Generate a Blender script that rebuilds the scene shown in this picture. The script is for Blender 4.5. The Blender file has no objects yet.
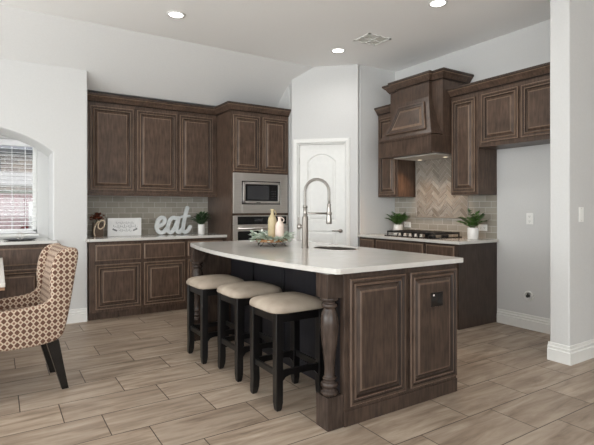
import bpy, bmesh, math, random
from mathutils import Vector, Matrix
random.seed(7)
PI = math.pi
S = bpy.context.scene
COL = S.collection

# ---------------------------------------------------------------- camera
cam_d = bpy.data.cameras.new('camera')
cam = bpy.data.objects.new('camera', cam_d); COL.objects.link(cam)
cam.location = (0, 0, 1.26)
cam.rotation_euler = (PI/2, 0, math.radians(-32.75))
cam_d.sensor_width = 36
cam_d.lens = 465/594*36
cam_d.shift_y = -14.5/594
cam_d.clip_start = 0.05
S.camera = cam

# ---------------------------------------------------------------- world and light
S.view_settings.view_transform = 'Standard'
S.view_settings.look = 'None'
S.view_settings.gamma = 1
S.view_settings.exposure = 0.80
try: S.view_settings.use_curve_mapping = False
except Exception: pass
S.cycles.diffuse_bounces = 14; S.cycles.max_bounces = 16      # white room: let the light interreflect fully
W = bpy.data.worlds.new('world'); S.world = W; W.use_nodes = True
bg = W.node_tree.nodes['Background']
bg.inputs[0].default_value = (0.94, 0.968, 0.968, 1); bg.inputs[1].default_value = 2.2

def area(name, loc, rot, sx, sy, power, col=(1, 1, 1), shape='RECTANGLE', spread=PI):
    d = bpy.data.lights.new(name, 'AREA'); d.shape = shape; d.size = sx; d.size_y = sy
    d.energy = power; d.color = col; d.spread = spread
    o = bpy.data.objects.new(name, d); COL.objects.link(o); o.location = loc; o.rotation_euler = rot
    return o
# added unseen fill lamps standing in for living-room windows, tilted up at the ceiling
area('fill_west', (-4.4, 2.0, 1.3), (0, -PI/2-math.radians(40), 0), 1.2, 4.6, 48, (0.90, 0.955, 1.0))
area('fill_south', (-1.2, -3.7, 1.3), (PI/2+math.radians(62), 0, 0), 5.6, 1.2, 45, (0.93, 0.965, 1.0))

# ---------------------------------------------------------------- materials
def lin(c):
    c = c/255
    return c/12.92 if c <= 0.04045 else ((c+0.055)/1.055)**2.4
def rgb(r, g, b): return (lin(r), lin(g), lin(b), 1)

class NT:
    def __init__(s, name):
        s.m = bpy.data.materials.new(name); s.m.use_nodes = True
        s.t = s.m.node_tree; s.bsdf = s.t.nodes['Principled BSDF']
    def n(s, typ, **kw):
        nd = s.t.nodes.new(typ)
        for k, v in kw.items():
            if k.startswith('i_'):
                key = k[2:]; key = int(key) if key.isdigit() else key.replace('_', ' ')
                nd.inputs[key].default_value = v
            else: setattr(nd, k, v)
        return nd
    def l(s, a, b): s.t.links.new(a, b)
    def math(s, op, a, b=None, c=None):
        nd = s.t.nodes.new('ShaderNodeMath'); nd.operation = op
        for i, x in enumerate((a, b, c)):
            if x is None: continue
            if isinstance(x, (int, float)): nd.inputs[i].default_value = x
            else: s.l(x, nd.inputs[i])
        return nd.outputs[0]
    def mix(s, f, a, b):
        nd = s.t.nodes.new('ShaderNodeMix'); nd.data_type = 'RGBA'
        if isinstance(f, (int, float)): nd.inputs[0].default_value = f
        else: s.l(f, nd.inputs[0])
        for i, x in ((6, a), (7, b)):
            if isinstance(x, tuple): nd.inputs[i].default_value = x
            else: s.l(x, nd.inputs[i])
        return nd.outputs[2]
    def ramp(s, f, stops):
        nd = s.t.nodes.new('ShaderNodeValToRGB'); cr = nd.color_ramp
        while len(cr.elements) < len(stops): cr.elements.new(0.5)
        for e, (p, c) in zip(cr.elements, stops): e.position = p; e.color = c
        s.l(f, nd.inputs[0]); return nd.outputs[0]
    def coords(s, scale=(1, 1, 1), kind='Object'):
        tc = s.n('ShaderNodeTexCoord'); mp = s.n('ShaderNodeMapping'); mp.inputs['Scale'].default_value = scale
        s.l(tc.outputs[kind], mp.inputs[0]); return mp.outputs[0]
    def bump(s, h, strength=0.2, dist=0.005):
        b = s.n('ShaderNodeBump'); b.inputs['Strength'].default_value = strength; b.inputs['Distance'].default_value = dist
        s.l(h, b.inputs['Height']); s.l(b.outputs[0], s.bsdf.inputs['Normal'])
    def col(s, c):
        if isinstance(c, tuple): s.bsdf.inputs['Base Color'].default_value = c
        else: s.l(c, s.bsdf.inputs['Base Color'])
    def set(s, rough=None, metal=None, spec=None, coat=None):
        for k, v in (('Roughness', rough), ('Metallic', metal), ('Specular IOR Level', spec), ('Coat Weight', coat)):
            if v is not None: s.bsdf.inputs[k].default_value = v

def noisy(name, c1, c2, scale=8, rough=0.5, metal=0.0, stretch=(1, 1, 1), bump=0.0, spec=None, detail=4, coat=None):
    t = NT(name); co = t.coords(stretch)
    nz = t.n('ShaderNodeTexNoise'); nz.inputs['Scale'].default_value = scale; nz.inputs['Detail'].default_value = detail
    t.l(co, nz.inputs['Vector'])
    t.col(t.ramp(nz.outputs[0], [(0.3, c1), (0.7, c2)])); t.set(rough, metal, spec, coat)
    if bump: t.bump(nz.outputs[0], bump, 0.003)
    return t.m

M = {}
M['wall'] = noisy('wall_paint', rgb(206, 206, 205), rgb(209, 209, 208), 60, 0.75, bump=0.05, spec=0.25)
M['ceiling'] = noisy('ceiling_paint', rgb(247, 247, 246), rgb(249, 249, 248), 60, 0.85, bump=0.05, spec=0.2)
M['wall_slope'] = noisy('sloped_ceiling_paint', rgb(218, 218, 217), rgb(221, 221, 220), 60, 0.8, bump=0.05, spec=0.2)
M['white'] = noisy('white_trim_paint', rgb(226, 226, 223), rgb(230, 230, 227), 20, 0.38)
M['plastic'] = noisy('white_plastic', rgb(238, 238, 235), rgb(242, 242, 239), 20, 0.35)
M['black_plastic'] = noisy('black_plastic', rgb(20, 16, 14), rgb(28, 22, 20), 20, 0.3)

def wood(name, c1, c2, rough=0.36, stretch=(9, 9, 1.2)):
    t = NT(name); co = t.coords(stretch); co2 = t.coords((1, 1, 1))
    a = t.n('ShaderNodeTexNoise'); a.inputs['Scale'].default_value = 6; a.inputs['Detail'].default_value = 6; t.l(co, a.inputs[0])
    b = t.n('ShaderNodeTexNoise'); b.inputs['Scale'].default_value = 7; b.inputs['Detail'].default_value = 3; t.l(co2, b.inputs[0])
    f = t.math('ADD', t.math('MULTIPLY', a.outputs[0], 0.6), t.math('MULTIPLY', b.outputs[0], 0.4))
    t.col(t.ramp(f, [(0.35, c1), (0.65, c2)])); t.set(rough, spec=0.3)
    return t.m
M['wood'] = wood('stained_cabinet_wood', rgb(62, 49, 41), rgb(98, 79, 67))
M['wood_shaded'] = wood('shaded_cabinet_wood', rgb(50, 40, 35), rgb(80, 66, 57))  # cabinet wood darkened: weaker light on the island end put into its colour
M['wood_hood'] = wood('hood_stained_wood', rgb(60, 47, 40), rgb(90, 73, 62))
M['wood_ridge'] = wood('worn_wood_edge', rgb(106, 88, 74), rgb(132, 111, 95))
M['ridge_shaded'] = wood('shaded_worn_edge', rgb(86, 70, 60), rgb(108, 90, 78))  # worn edge, darkened along with the shaded island wood
M['wood_glaze_shade'] = wood('dark_glaze_and_shade', rgb(38, 29, 25), rgb(50, 40, 34))  # glaze in the door grooves; on the crown a painted shadow line
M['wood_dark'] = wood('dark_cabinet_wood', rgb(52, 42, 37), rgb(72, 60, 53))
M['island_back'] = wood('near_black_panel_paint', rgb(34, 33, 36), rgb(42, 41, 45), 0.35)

def counter():
    t = NT('white_quartz'); co = t.coords()
    a = t.n('ShaderNodeTexNoise'); a.inputs['Scale'].default_value = 3.5; a.inputs['Detail'].default_value = 8; a.inputs['Distortion'].default_value = 1.2; t.l(co, a.inputs[0])
    b = t.n('ShaderNodeTexNoise'); b.inputs['Scale'].default_value = 160; t.l(co, b.inputs[0])
    c = t.mix(t.math('MULTIPLY', b.outputs[0], 0.35), t.ramp(a.outputs[0], [(0.4, rgb(205, 202, 197)), (0.52, rgb(200, 197, 192)), (0.6, rgb(206, 204, 200))]), rgb(190, 187, 182))
    t.col(c); t.set(0.12, spec=0.5); return t.m
M['counter'] = counter()

def floor_mat():
    t = NT('wood_look_tile'); tc = t.n('ShaderNodeTexCoord'); sp = t.n('ShaderNodeSeparateXYZ'); t.l(tc.outputs['Object'], sp.inputs[0])
    x, y = sp.outputs[0], sp.outputs[1]
    yr = t.math('DIVIDE', t.math('SUBTRACT', y, 1.49-0.308*60), 0.308)
    r = t.math('FLOOR', yr); fy = t.math('SUBTRACT', yr, r)
    off = t.math('MULTIPLY', t.math('MODULO', r, 3.0), -0.2035)
    xr = t.math('DIVIDE', t.math('SUBTRACT', t.math('SUBTRACT', x, off), 0.115-0.62*60), 0.62)
    c = t.math('FLOOR', xr); fx = t.math('SUBTRACT', xr, c)
    def edge(fv, w): return t.math('MINIMUM', fv, t.math('SUBTRACT', 1.0, fv)), w
    ex = t.math('MULTIPLY', t.math('MINIMUM', fx, t.math('SUBTRACT', 1.0, fx)), 0.62)
    ey = t.math('MULTIPLY', t.math('MINIMUM', fy, t.math('SUBTRACT', 1.0, fy)), 0.308)
    g = t.math('LESS_THAN', t.math('MINIMUM', ex, ey), 0.0030)
    idv = t.n('ShaderNodeCombineXYZ'); t.l(c, idv.inputs[0]); t.l(r, idv.inputs[1])
    wn = t.n('ShaderNodeTexWhiteNoise', noise_dimensions='3D'); t.l(idv.outputs[0], wn.inputs[0])
    # grain: noise stretched along the plank, shifted per tile, slightly diagonal
    mp = t.n('ShaderNodeMapping'); mp.inputs['Scale'].default_value = (1.3, 9.0, 1); mp.inputs['Rotation'].default_value = (0, 0, 0.10)
    t.l(tc.outputs['Object'], mp.inputs[0])
    sh = t.n('ShaderNodeVectorMath', operation='ADD'); t.l(mp.outputs[0], sh.inputs[0])
    sc = t.n('ShaderNodeVectorMath', operation='SCALE'); sc.inputs['Scale'].default_value = 7.0; t.l(wn.outputs[1], sc.inputs[0]); t.l(sc.outputs[0], sh.inputs[1])
    a = t.n('ShaderNodeTexNoise'); a.inputs['Scale'].default_value = 1.7; a.inputs['Detail'].default_value = 7; a.inputs['Roughness'].default_value = 0.62; a.inputs['Distortion'].default_value = 0.5; t.l(sh.outputs[0], a.inputs[0])
    base = t.ramp(a.outputs[0], [(0.28, rgb(116, 99, 84)), (0.48, rgb(160, 143, 126)), (0.70, rgb(190, 175, 158))])
    tone = t.mix(t.math('MULTIPLY', wn.outputs[0], 0.28), base, rgb(126, 112, 100))
    t.col(t.mix(g, tone, rgb(70, 58, 49)))
    t.set(0.42, spec=0.35)
    inv = t.math('SUBTRACT', 1.0, g)
    t.bump(inv, 0.08, 0.002)
    return t.m
M['floor'] = floor_mat()

def tile_mat(name, c1, c2, mort):
    t = NT(name); tc = t.n('ShaderNodeTexCoord'); sp = t.n('ShaderNodeSeparateXYZ'); cb = t.n('ShaderNodeCombineXYZ')
    t.l(tc.outputs['Object'], sp.inputs[0]); t.l(sp.outputs[0], cb.inputs[0]); t.l(sp.outputs[2], cb.inputs[1])
    b = t.n('ShaderNodeTexBrick'); t.l(cb.outputs[0], b.inputs[0])
    b.inputs['Scale'].default_value = 1; b.inputs['Brick Width'].default_value = 0.150; b.inputs['Row Height'].default_value = 0.070
    b.inputs['Mortar Size'].default_value = 0.0026; b.inputs['Color1'].default_value = c1; b.inputs['Color2'].default_value = c2; b.inputs['Mortar'].default_value = mort
    t.col(b.outputs[0]); t.set(0.12, spec=0.6)
    nz = t.n('ShaderNodeTexNoise'); nz.inputs['Scale'].default_value = 14; t.l(cb.outputs[0], nz.inputs[0])
    t.bump(t.math('ADD', t.math('MULTIPLY', b.outputs[1], -1.0), t.math('MULTIPLY', nz.outputs[0], 0.5)), 0.35, 0.003)
    return t.m
M['tile'] = tile_mat('glazed_subway_tile', rgb(148, 142, 131), rgb(166, 160, 149), rgb(192, 187, 178))
M['tile_piece'] = noisy('glazed_tile_glass', rgb(140, 131, 120), rgb(150, 141, 130), 9, 0.10, bump=0.15)
M['tile_light'] = noisy('glazed_tile_light', rgb(152, 144, 133), rgb(162, 154, 143), 9, 0.10, bump=0.15)
M['tile_deep'] = noisy('glazed_tile_deep', rgb(130, 121, 110), rgb(140, 131, 120), 9, 0.10, bump=0.15)
M['grout'] = noisy('light_grout', rgb(185, 178, 168), rgb(190, 184, 174), 30, 0.8)
M['steel'] = noisy('brushed_stainless_steel', rgb(214, 210, 205), rgb(226, 222, 217), 5, 0.36, 1.0, (1, 1, 40))
M['liner'] = noisy('satin_light_metal', rgb(196, 192, 186), rgb(204, 200, 194), 5, 0.6, 0.3)
M['nickel'] = noisy('brushed_nickel', rgb(168, 163, 157), rgb(180, 175, 169), 5, 0.3, 1.0)
M['sink'] = noisy('steel_sink', rgb(74, 68, 62), rgb(92, 86, 79), 5, 0.45, 0.3)
M['black_glass'] = noisy('black_glass', rgb(14, 14, 15), rgb(18, 18, 19), 3, 0.06, spec=0.5)
M['grey_glass'] = noisy('dark_grey_screen_glass', rgb(52, 52, 54), rgb(58, 58, 60), 3, 0.12)
M['iron'] = noisy('black_cast_iron', rgb(20, 20, 21), rgb(30, 30, 31), 30, 0.5)
M['black_paint'] = noisy('black_painted_wood', rgb(10, 9, 9), rgb(19, 17, 17), 25, 0.3, stretch=(1, 1, .3))
M['chair_leg'] = noisy('ebony_leg', rgb(12, 11, 11), rgb(18, 16, 15), 20, 0.25)
M['suede'] = noisy('taupe_suede', rgb(154, 142, 129), rgb(178, 166, 151), 7, 0.85, bump=0.1, spec=0.15)
M['post'] = wood('turned_post_wood', rgb(46, 38, 34), rgb(76, 64, 57), 0.22)
M['ceramic'] = noisy('white_ceramic', rgb(226, 224, 220), rgb(232, 230, 226), 10, 0.25)
M['ceramic_tan'] = noisy('tan_stoneware', rgb(176, 160, 124), rgb(194, 180, 146), 12, 0.5)
M['ceramic_blush'] = noisy('blush_stoneware', rgb(222, 202, 190), rgb(232, 216, 206), 12, 0.5)
M['soil'] = noisy('potting_soil', rgb(40, 30, 22), rgb(60, 46, 34), 60, 0.95)
M['leaf'] = noisy('green_leaf', rgb(48, 82, 36), rgb(88, 124, 60), 20, 0.4)
M['leaf_dark'] = noisy('dark_green_leaf', rgb(34, 62, 34), rgb(62, 96, 52), 20, 0.4)
M['eucalyptus'] = noisy('eucalyptus_leaf', rgb(146, 168, 150), rgb(230, 235, 225), 18, 0.6)
M['rust_leaf'] = noisy('rust_petal', rgb(84, 36, 20), rgb(128, 62, 34), 25, 0.8)
M['tray_wood'] = noisy('honey_tray_wood', rgb(140, 98, 60), rgb(176, 130, 86), 9, 0.45, stretch=(1, 8, 8))
M['bead_wood'] = noisy('pale_wood_beads', rgb(214, 194, 168), rgb(228, 212, 190), 30, 0.6)
M['crate'] = noisy('dark_crate_wood', rgb(74, 58, 46), rgb(104, 84, 66), 12, 0.6, stretch=(1, 1, 6))
M['grey_metal'] = noisy('galvanised_grey', rgb(186, 190, 190), rgb(208, 211, 211), 14, 0.5)
M['sign_white'] = noisy('whitewashed_board', rgb(212, 212, 212), rgb(224, 224, 223), 10, 0.7)
M['ink'] = noisy('grey_ink', rgb(128, 130, 132), rgb(140, 142, 144), 10, 0.7)
M['ink_dark'] = noisy('dark_sprig_ink', rgb(84, 88, 90), rgb(96, 100, 102), 10, 0.7)
M['blind'] = noisy('white_blind_slat', rgb(226, 226, 228), rgb(232, 232, 234), 10, 0.4)
M['table'] = noisy('glare_table_wood', rgb(196, 190, 182), rgb(212, 207, 200), 4, 0.3, stretch=(8, 1, 8))  # window glare on the brown top put into this pale colour
M['table_edge'] = noisy('table_wood_base', rgb(120, 88, 62), rgb(150, 112, 82), 6, 0.45)
M['slate_cloth'] = noisy('slate_runner', rgb(52, 66, 72), rgb(70, 84, 90), 30, 0.9)

def trellis():
    t = NT('trellis_weave_fabric'); tc = t.n('ShaderNodeTexCoord'); sp = t.n('ShaderNodeSeparateXYZ'); t.l(tc.outputs['Object'], sp.inputs[0])
    ge = t.n('ShaderNodeNewGeometry'); ns = t.n('ShaderNodeSeparateXYZ'); t.l(ge.outputs['Normal'], ns.inputs[0])
    ny = t.math('GREATER_THAN', t.math('ABSOLUTE', ns.outputs[1]), 0.6)
    nz = t.math('GREATER_THAN', t.math('ABSOLUTE', ns.outputs[2]), 0.75)
    def sel(f, a, b): return t.math('ADD', t.math('MULTIPLY', a, f), t.math('MULTIPLY', b, t.math('SUBTRACT', 1.0, f)))
    u = sel(nz, sp.outputs[0], sel(ny, sp.outputs[0], sp.outputs[1]))
    v = sel(nz, sp.outputs[1], sp.outputs[2])
    k = 2*PI/0.037
    s1 = t.math('COSINE', t.math('MULTIPLY', u, k)); s2 = t.math('COSINE', t.math('MULTIPLY', v, k*0.9))
    f = t.math('MULTIPLY', t.math('ADD', s1, s2), 0.5)          # -1..1, peaks on a square lattice
    f01 = t.math('MULTIPLY_ADD', f, 0.5, 0.5)
    c = t.ramp(f01, [(0.14, rgb(124, 94, 80)), (0.22, rgb(188, 170, 151)), (0.49, rgb(192, 176, 157)), (0.58, rgb(100, 72, 60))])
    t.col(c); t.set(0.85, spec=0.2); t.bump(f, 0.1, 0.002); return t.m
M['trellis'] = trellis()

def glass():
    m = bpy.data.materials.new('window_glass'); m.use_nodes = True; t = m.node_tree; t.nodes.clear()
    o = t.nodes.new('ShaderNodeOutputMaterial'); mx = t.nodes.new('ShaderNodeMixShader'); a = t.nodes.new('ShaderNodeBsdfTransparent'); b = t.nodes.new('ShaderNodeBsdfGlossy')
    b.inputs['Roughness'].default_value = 0.02; mx.inputs[0].default_value = 0.06
    t.links.new(a.outputs[0], mx.inputs[1]); t.links.new(b.outputs[0], mx.inputs[2]); t.links.new(mx.outputs[0], o.inputs[0]); return m
M['glass'] = glass()
def emit(name, c, s):
    m = bpy.data.materials.new(name); m.use_nodes = True; b = m.node_tree.nodes['Principled BSDF']
    b.inputs['Emission Color'].default_value = c; b.inputs['Emission Strength'].default_value = s; b.inputs['Base Color'].default_value = (.8, .8, .8, 1); return m
M['lamp'] = emit('lit_lamp_lens', (1, 0.97, 0.92, 1), 6)
M['hood_lamp'] = emit('lit_hood_lens', (1, 0.82, 0.6, 1), 1.0)
M['brick'] = None
def brick():
    t = NT('neighbour_brick'); tc = t.n('ShaderNodeTexCoord'); sp = t.n('ShaderNodeSeparateXYZ'); cb = t.n('ShaderNodeCombineXYZ')
    t.l(tc.outputs['Object'], sp.inputs[0]); t.l(sp.outputs[0], cb.inputs[0]); t.l(sp.outputs[2], cb.inputs[1])
    b = t.n('ShaderNodeTexBrick'); t.l(cb.outputs[0], b.inputs[0]); b.inputs['Scale'].default_value = 1
    b.inputs['Brick Width'].default_value = 0.24; b.inputs['Row Height'].default_value = 0.09; b.inputs['Mortar Size'].default_value = 0.008
    b.inputs['Color1'].default_value = rgb(118, 98, 84); b.inputs['Color2'].default_value = rgb(76, 58, 54); b.inputs['Mortar'].default_value = rgb(140, 134, 128)
    t.col(b.outputs[0]); t.set(0.9); return t.m
M['brick'] = brick()
M['fence_red'] = noisy('red_stained_fence', rgb(84, 26, 34), rgb(108, 42, 50), 4, 0.8, stretch=(6, 6, 1))
M['hedge'] = noisy('hedge_leaves', rgb(38, 48, 26), rgb(64, 74, 44), 12, 0.9)
M['lawn'] = noisy('lawn_grass', rgb(80, 104, 58), rgb(110, 130, 76), 12, 0.95)
M['roof_grey'] = noisy('grey_shingles', rgb(64, 66, 74), rgb(92, 94, 102), 8, 0.9, stretch=(1, 1, 12))
M['stone'] = noisy('pale_stone_band', rgb(146, 142, 146), rgb(162, 158, 160), 8, 0.9)

# ---------------------------------------------------------------- mesh helpers
class MB:
    """collects shapes and links them as ONE mesh object"""
    def __init__(s): s.v = []; s.f = []; s.mi = []; s.sm = []
    def add(s, vs, fs, m=0, smooth=False):
        b = len(s.v); s.v += [tuple(p) for p in vs]; s.f += [tuple(i+b for i in f) for f in fs]
        s.mi += [m]*len(fs); s.sm += [smooth]*len(fs)
    def box(s, x0, x1, y0, y1, z0, z1, m=0):
        v = [(x, y, z) for z in (z0, z1) for y in (y0, y1) for x in (x0, x1)]
        s.add(v, [(0, 2, 3, 1), (4, 5, 7, 6), (0, 1, 5, 4), (2, 6, 7, 3), (0, 4, 6, 2), (1, 3, 7, 5)], m)
    def hexa(s, b, t, m=0):
        """b, t: 4 corner points each, anticlockwise from above"""
        s.add(list(b)+list(t), [(3, 2, 1, 0), (4, 5, 6, 7), (0, 1, 5, 4), (1, 2, 6, 5), (2, 3, 7, 6), (3, 0, 4, 7)], m)
    def lathe(s, prof, seg=24, c=(0, 0, 0), m=0, smooth=True, cap=True):
        vs = []; fs = []
        for r, z in prof:
            for i in range(seg):
                a = 2*PI*i/seg; vs.append((c[0]+r*math.cos(a), c[1]+r*math.sin(a), c[2]+z))
        for k in range(len(prof)-1):
            for i in range(seg):
                j = (i+1) % seg; fs.append((k*seg+i, k*seg+j, (k+1)*seg+j, (k+1)*seg+i))
        s.add(vs, fs, m, smooth)
        if cap:
            n = len(prof)-1; o = len(s.v)-len(vs)
            if prof[0][0] > 1e-4: s.f.append(tuple(o+i for i in reversed(range(seg)))); s.mi.append(m); s.sm.append(False)
            if prof[-1][0] > 1e-4: s.f.append(tuple(o+n*seg+i for i in range(seg))); s.mi.append(m); s.sm.append(False)
    def tube(s, pts, r, seg=10, m=0, closed=False, cap=True):
        pts = [Vector(p) for p in pts]; n = len(pts); rs = r if isinstance(r, (list, tuple)) else [r]*n
        vs = []; fs = []; prev = None
        for i, p in enumerate(pts):
            if closed: d = pts[(i+1) % n]-pts[i-1]
            else: d = pts[min(i+1, n-1)]-pts[max(i-1, 0)]
            d.normalize()
            if prev is None: prev = Vector((0, 0, 1)) if abs(d.z) < 0.9 else Vector((1, 0, 0))
            a = (prev-d*prev.dot(d)).normalized(); prev = a; b = d.cross(a)
            for k in range(seg):
                t = 2*PI*k/seg; vs.append(p+(a*math.cos(t)+b*math.sin(t))*rs[i])
        for i in range(n if closed else n-1):
            j = (i+1) % n
            for k in range(seg):
                l = (k+1) % seg; fs.append((i*seg+k, i*seg+l, j*seg+l, j*seg+k))
        if cap and not closed: fs.append(tuple(reversed(range(seg)))); fs.append(tuple((n-1)*seg+k for k in range(seg)))
        s.add(vs, fs, m, True)
    def prism(s, poly, a0, a1, axis='y', m=0):
        """poly in the two other axes, extruded along axis"""
        n = len(poly)
        def P(p, a):
            return {'y': (p[0], a, p[1]), 'x': (a, p[0], p[1]), 'z': (p[0], p[1], a)}[axis]
        vs = [P(p, a0) for p in poly]+[P(p, a1) for p in poly]
        fs = [tuple(range(n)), tuple(reversed(range(n, 2*n)))]+[(i, n+i, n+(i+1) % n, (i+1) % n) for i in range(n)]
        s.add(vs, fs, m)
    def xf(s, mat, i0=0):
        for i in range(i0, len(s.v)): s.v[i] = tuple(mat @ Vector(s.v[i]))
    def build(s, name, mats, parent=None, bevel=0, seg=2, sub=0, loc=None, rot=None, smooth=None):
        me = bpy.data.meshes.new(name); me.from_pydata(s.v, [], s.f)
        if not isinstance(mats, (list, tuple)): mats = [mats]
        for m in mats: me.materials.append(m)
        for p, mi, sm in zip(me.polygons, s.mi, s.sm): p.material_index = mi; p.use_smooth = sm if smooth is None else smooth
        bm = bmesh.new(); bm.from_mesh(me); bmesh.ops.recalc_face_normals(bm, faces=bm.faces); bm.to_mesh(me); bm.free()
        o = bpy.data.objects.new(name, me); COL.objects.link(o)
        if parent: o.parent = parent
        if loc: o.location = loc
        if rot: o.rotation_euler = (0, 0, rot)
        if bevel:
            b = o.modifiers.new('bevel', 'BEVEL'); b.width = bevel; b.segments = seg; b.limit_method = 'ANGLE'; b.angle_limit = math.radians(40)
        if sub:
            b = o.modifiers.new('subdivision', 'SUBSURF'); b.levels = sub; b.render_levels = sub
        return o

def tag(o, label, cat, group=None, kind=None):
    if label: o['label'] = label
    if cat: o['category'] = cat
    if group: o['group'] = group
    if kind: o['kind'] = kind
    return o
def thing(name, label, cat, loc=(0, 0, 0), rotz=0, group=None):
    o = bpy.data.objects.new(name, None); COL.objects.link(o); o.empty_display_size = 0.1
    o.location = loc; o.rotation_euler = (0, 0, rotz); return tag(o, label, cat, group)
def struct(o): o['kind'] = 'structure'; return o
def dup(root, loc, rotz=None, label=None):
    r = root.copy(); COL.objects.link(r); r.location = loc
    if rotz is not None: r.rotation_euler = (0, 0, rotz)
    if label: r['label'] = label
    for ch in list(root.children):
        c = ch.copy(); COL.objects.link(c); c.parent = r
        for g in list(ch.children):
            d = g.copy(); COL.objects.link(d); d.parent = c
    return r

def sweep(mb, path, prof, m=0, side=1, mats=None):
    """profile (out, z) swept along a horizontal polyline with mitred corners; side=+1: out is to the right of travel"""
    P = [Vector((p[0], p[1])) for p in path]; n = len(P); nor = []
    for i in range(n-1):
        d = (P[i+1]-P[i]).normalized(); nor.append(Vector((d.y, -d.x))*side)
    vs = []
    for i in range(n):
        if i == 0: o = nor[0]
        elif i == n-1: o = nor[-1]
        else:
            o = nor[i-1]+nor[i]; o = o/(o.dot(nor[i]))
        for (a, z) in prof: vs.append((P[i].x+o.x*a, P[i].y+o.y*a, z))
    k = len(prof); fs = []; ms = []
    for i in range(n-1):
        for j in range(k):
            l = (j+1) % k; fs.append((i*k+j, (i+1)*k+j, (i+1)*k+l, i*k+l)); ms.append(mats[j] if mats else m)
    fs.append(tuple(range(k))); fs.append(tuple((n-1)*k+j for j in reversed(range(k))))
    b0 = len(mb.f); mb.add(vs, fs, m)
    for q, t_ in enumerate(ms): mb.mi[b0+q] = t_

DOORP = [(0, 0, 0), (0, .016, 0), (.003, .021, 1), (.009, .021, 1), (.020, .021, 0), (.024, .014, 2), (.032, .012, 0), (.037, .019, 1), (.043, .019, 1), (.050, .006, 2), (.056, .004, 0), (.074, .014, 0), (.079, .020, 1), (.086, .020, 1)]
DRAWP = [(0, 0, 0), (0, .014, 0), (.010, .020, 1), (.014, .020, 1)]
def panel_front(mb, x0, x1, z0, z1, y=0.0, prof=DOORP, fmap=None, k=1.0):
    """raised panel facing -y; prof rows: inset, height, material of the ring that ends there"""
    if fmap is None: fmap = lambda x, z, h: (x, y-h, z)
    vs = []; fs = []; ms = []
    for (ins, h, m) in prof:
        i = ins*k
        for (x, z) in ((x0+i, z0+i), (x1-i, z0+i), (x1-i, z1-i), (x0+i, z1-i)): vs.append(fmap(x, z, h))
    for r in range(len(prof)-1):
        for c in range(4):
            d = (c+1) % 4; fs.append((r*4+c, r*4+d, (r+1)*4+d, (r+1)*4+c)); ms.append(prof[r+1][2])
    n = (len(prof)-1)*4; fs.append((n, n+1, n+2, n+3)); ms.append(0)
    b = len(mb.v); mb.v += vs; mb.f += [tuple(i+b for i in f) for f in fs]; mb.mi += ms; mb.sm += [False]*len(fs)
WOODS = [M['wood'], M['wood_ridge'], M['wood_glaze_shade']]
WOODS_C = [M['wood'], M['wood_ridge'], M['wood_glaze_shade'], M['wood_shaded']]
WOODS_I = [M['wood_shaded'], M['ridge_shaded'], M['wood_glaze_shade']]

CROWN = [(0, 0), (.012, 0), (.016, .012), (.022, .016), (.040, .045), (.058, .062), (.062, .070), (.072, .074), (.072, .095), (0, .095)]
CM = [0, 2, 0, 0, 0, 1, 2, 3, 0, 0]  # dark top fillets paint in the shadow line along the crown
def crown(zb, k=1.0): return [(a*k, zb+z*k) for a, z in CROWN]
BASEP = [(0, 0), (.020, 0), (.020, .092), (.012, .100), (.014, .108), (.014, .118), (.006, .124), (.006, .146), (0, .150)]

# ---------------------------------------------------------------- the room
f = MB(); f.box(-4.6, 7.2, -4.1, 6.35, -0.1, 0); struct(f.build('floor', M['floor']))

Z = 3.15
def slope(y): return Z-(y-5.12)*0.72
YB = 5.12+(Z-2.63)/0.72
c = MB()
pr = [(-4.1, Z), (5.12, Z), (YB, 2.63), (6.35, 2.63), (6.35, Z+.12), (-4.1, Z+.12)]
c.prism([(-4.1, Z), (5.12, Z), (5.12, Z+.12), (-4.1, Z+.12)], -4.6, 7.2, 'x'); struct(c.build('ceiling', M['ceiling']))
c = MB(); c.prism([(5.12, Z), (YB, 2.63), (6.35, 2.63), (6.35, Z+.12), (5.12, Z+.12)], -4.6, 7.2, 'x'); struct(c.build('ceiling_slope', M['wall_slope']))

# left wall with the arched window niche, and the side of the cabinet alcove
XA0, XA1, XM, RISE, SPR = -0.9, 0.50, -0.2, 0.24, 1.862
def arch(x):
    h = (XA1-XA0)/2; R = (h*h+RISE*RISE)/(2*RISE); return SPR+RISE-R+math.sqrt(max(R*R-(x-XM)**2, 0))
w = MB(); YL, YK = 5.62, 6.20; ZT = 2.80
N = 28; xs = [XA0+(XA1-XA0)*i/N for i in range(N+1)]
front = [(-4.6, 0), (-4.6, ZT), (0.84, ZT), (0.84, 0), (XA1, 0)]+[(x, arch(x)) for x in reversed(xs)]+[(XA0, 0)]
w.prism(front, YL, YK, 'y')
o = w.build('wall_left', M['wall'], bevel=0.012, seg=3); struct(o)
# back wall, with the window opening inside the niche
WX0, WX1, WZ0, WZ1 = -0.785, 0.385, 0.965, 2.045
w = MB(); w.box(-4.6, WX0, YK, 6.35, 0, 2.75); w.box(WX1, 3.45, YK, 6.35, 0, 2.75); w.box(WX0, WX1, YK, 6.35, 0, WZ0); w.box(WX0, WX1, YK, 6.35, WZ1, 2.75)
struct(w.build('wall_back', M['wall']))
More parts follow.
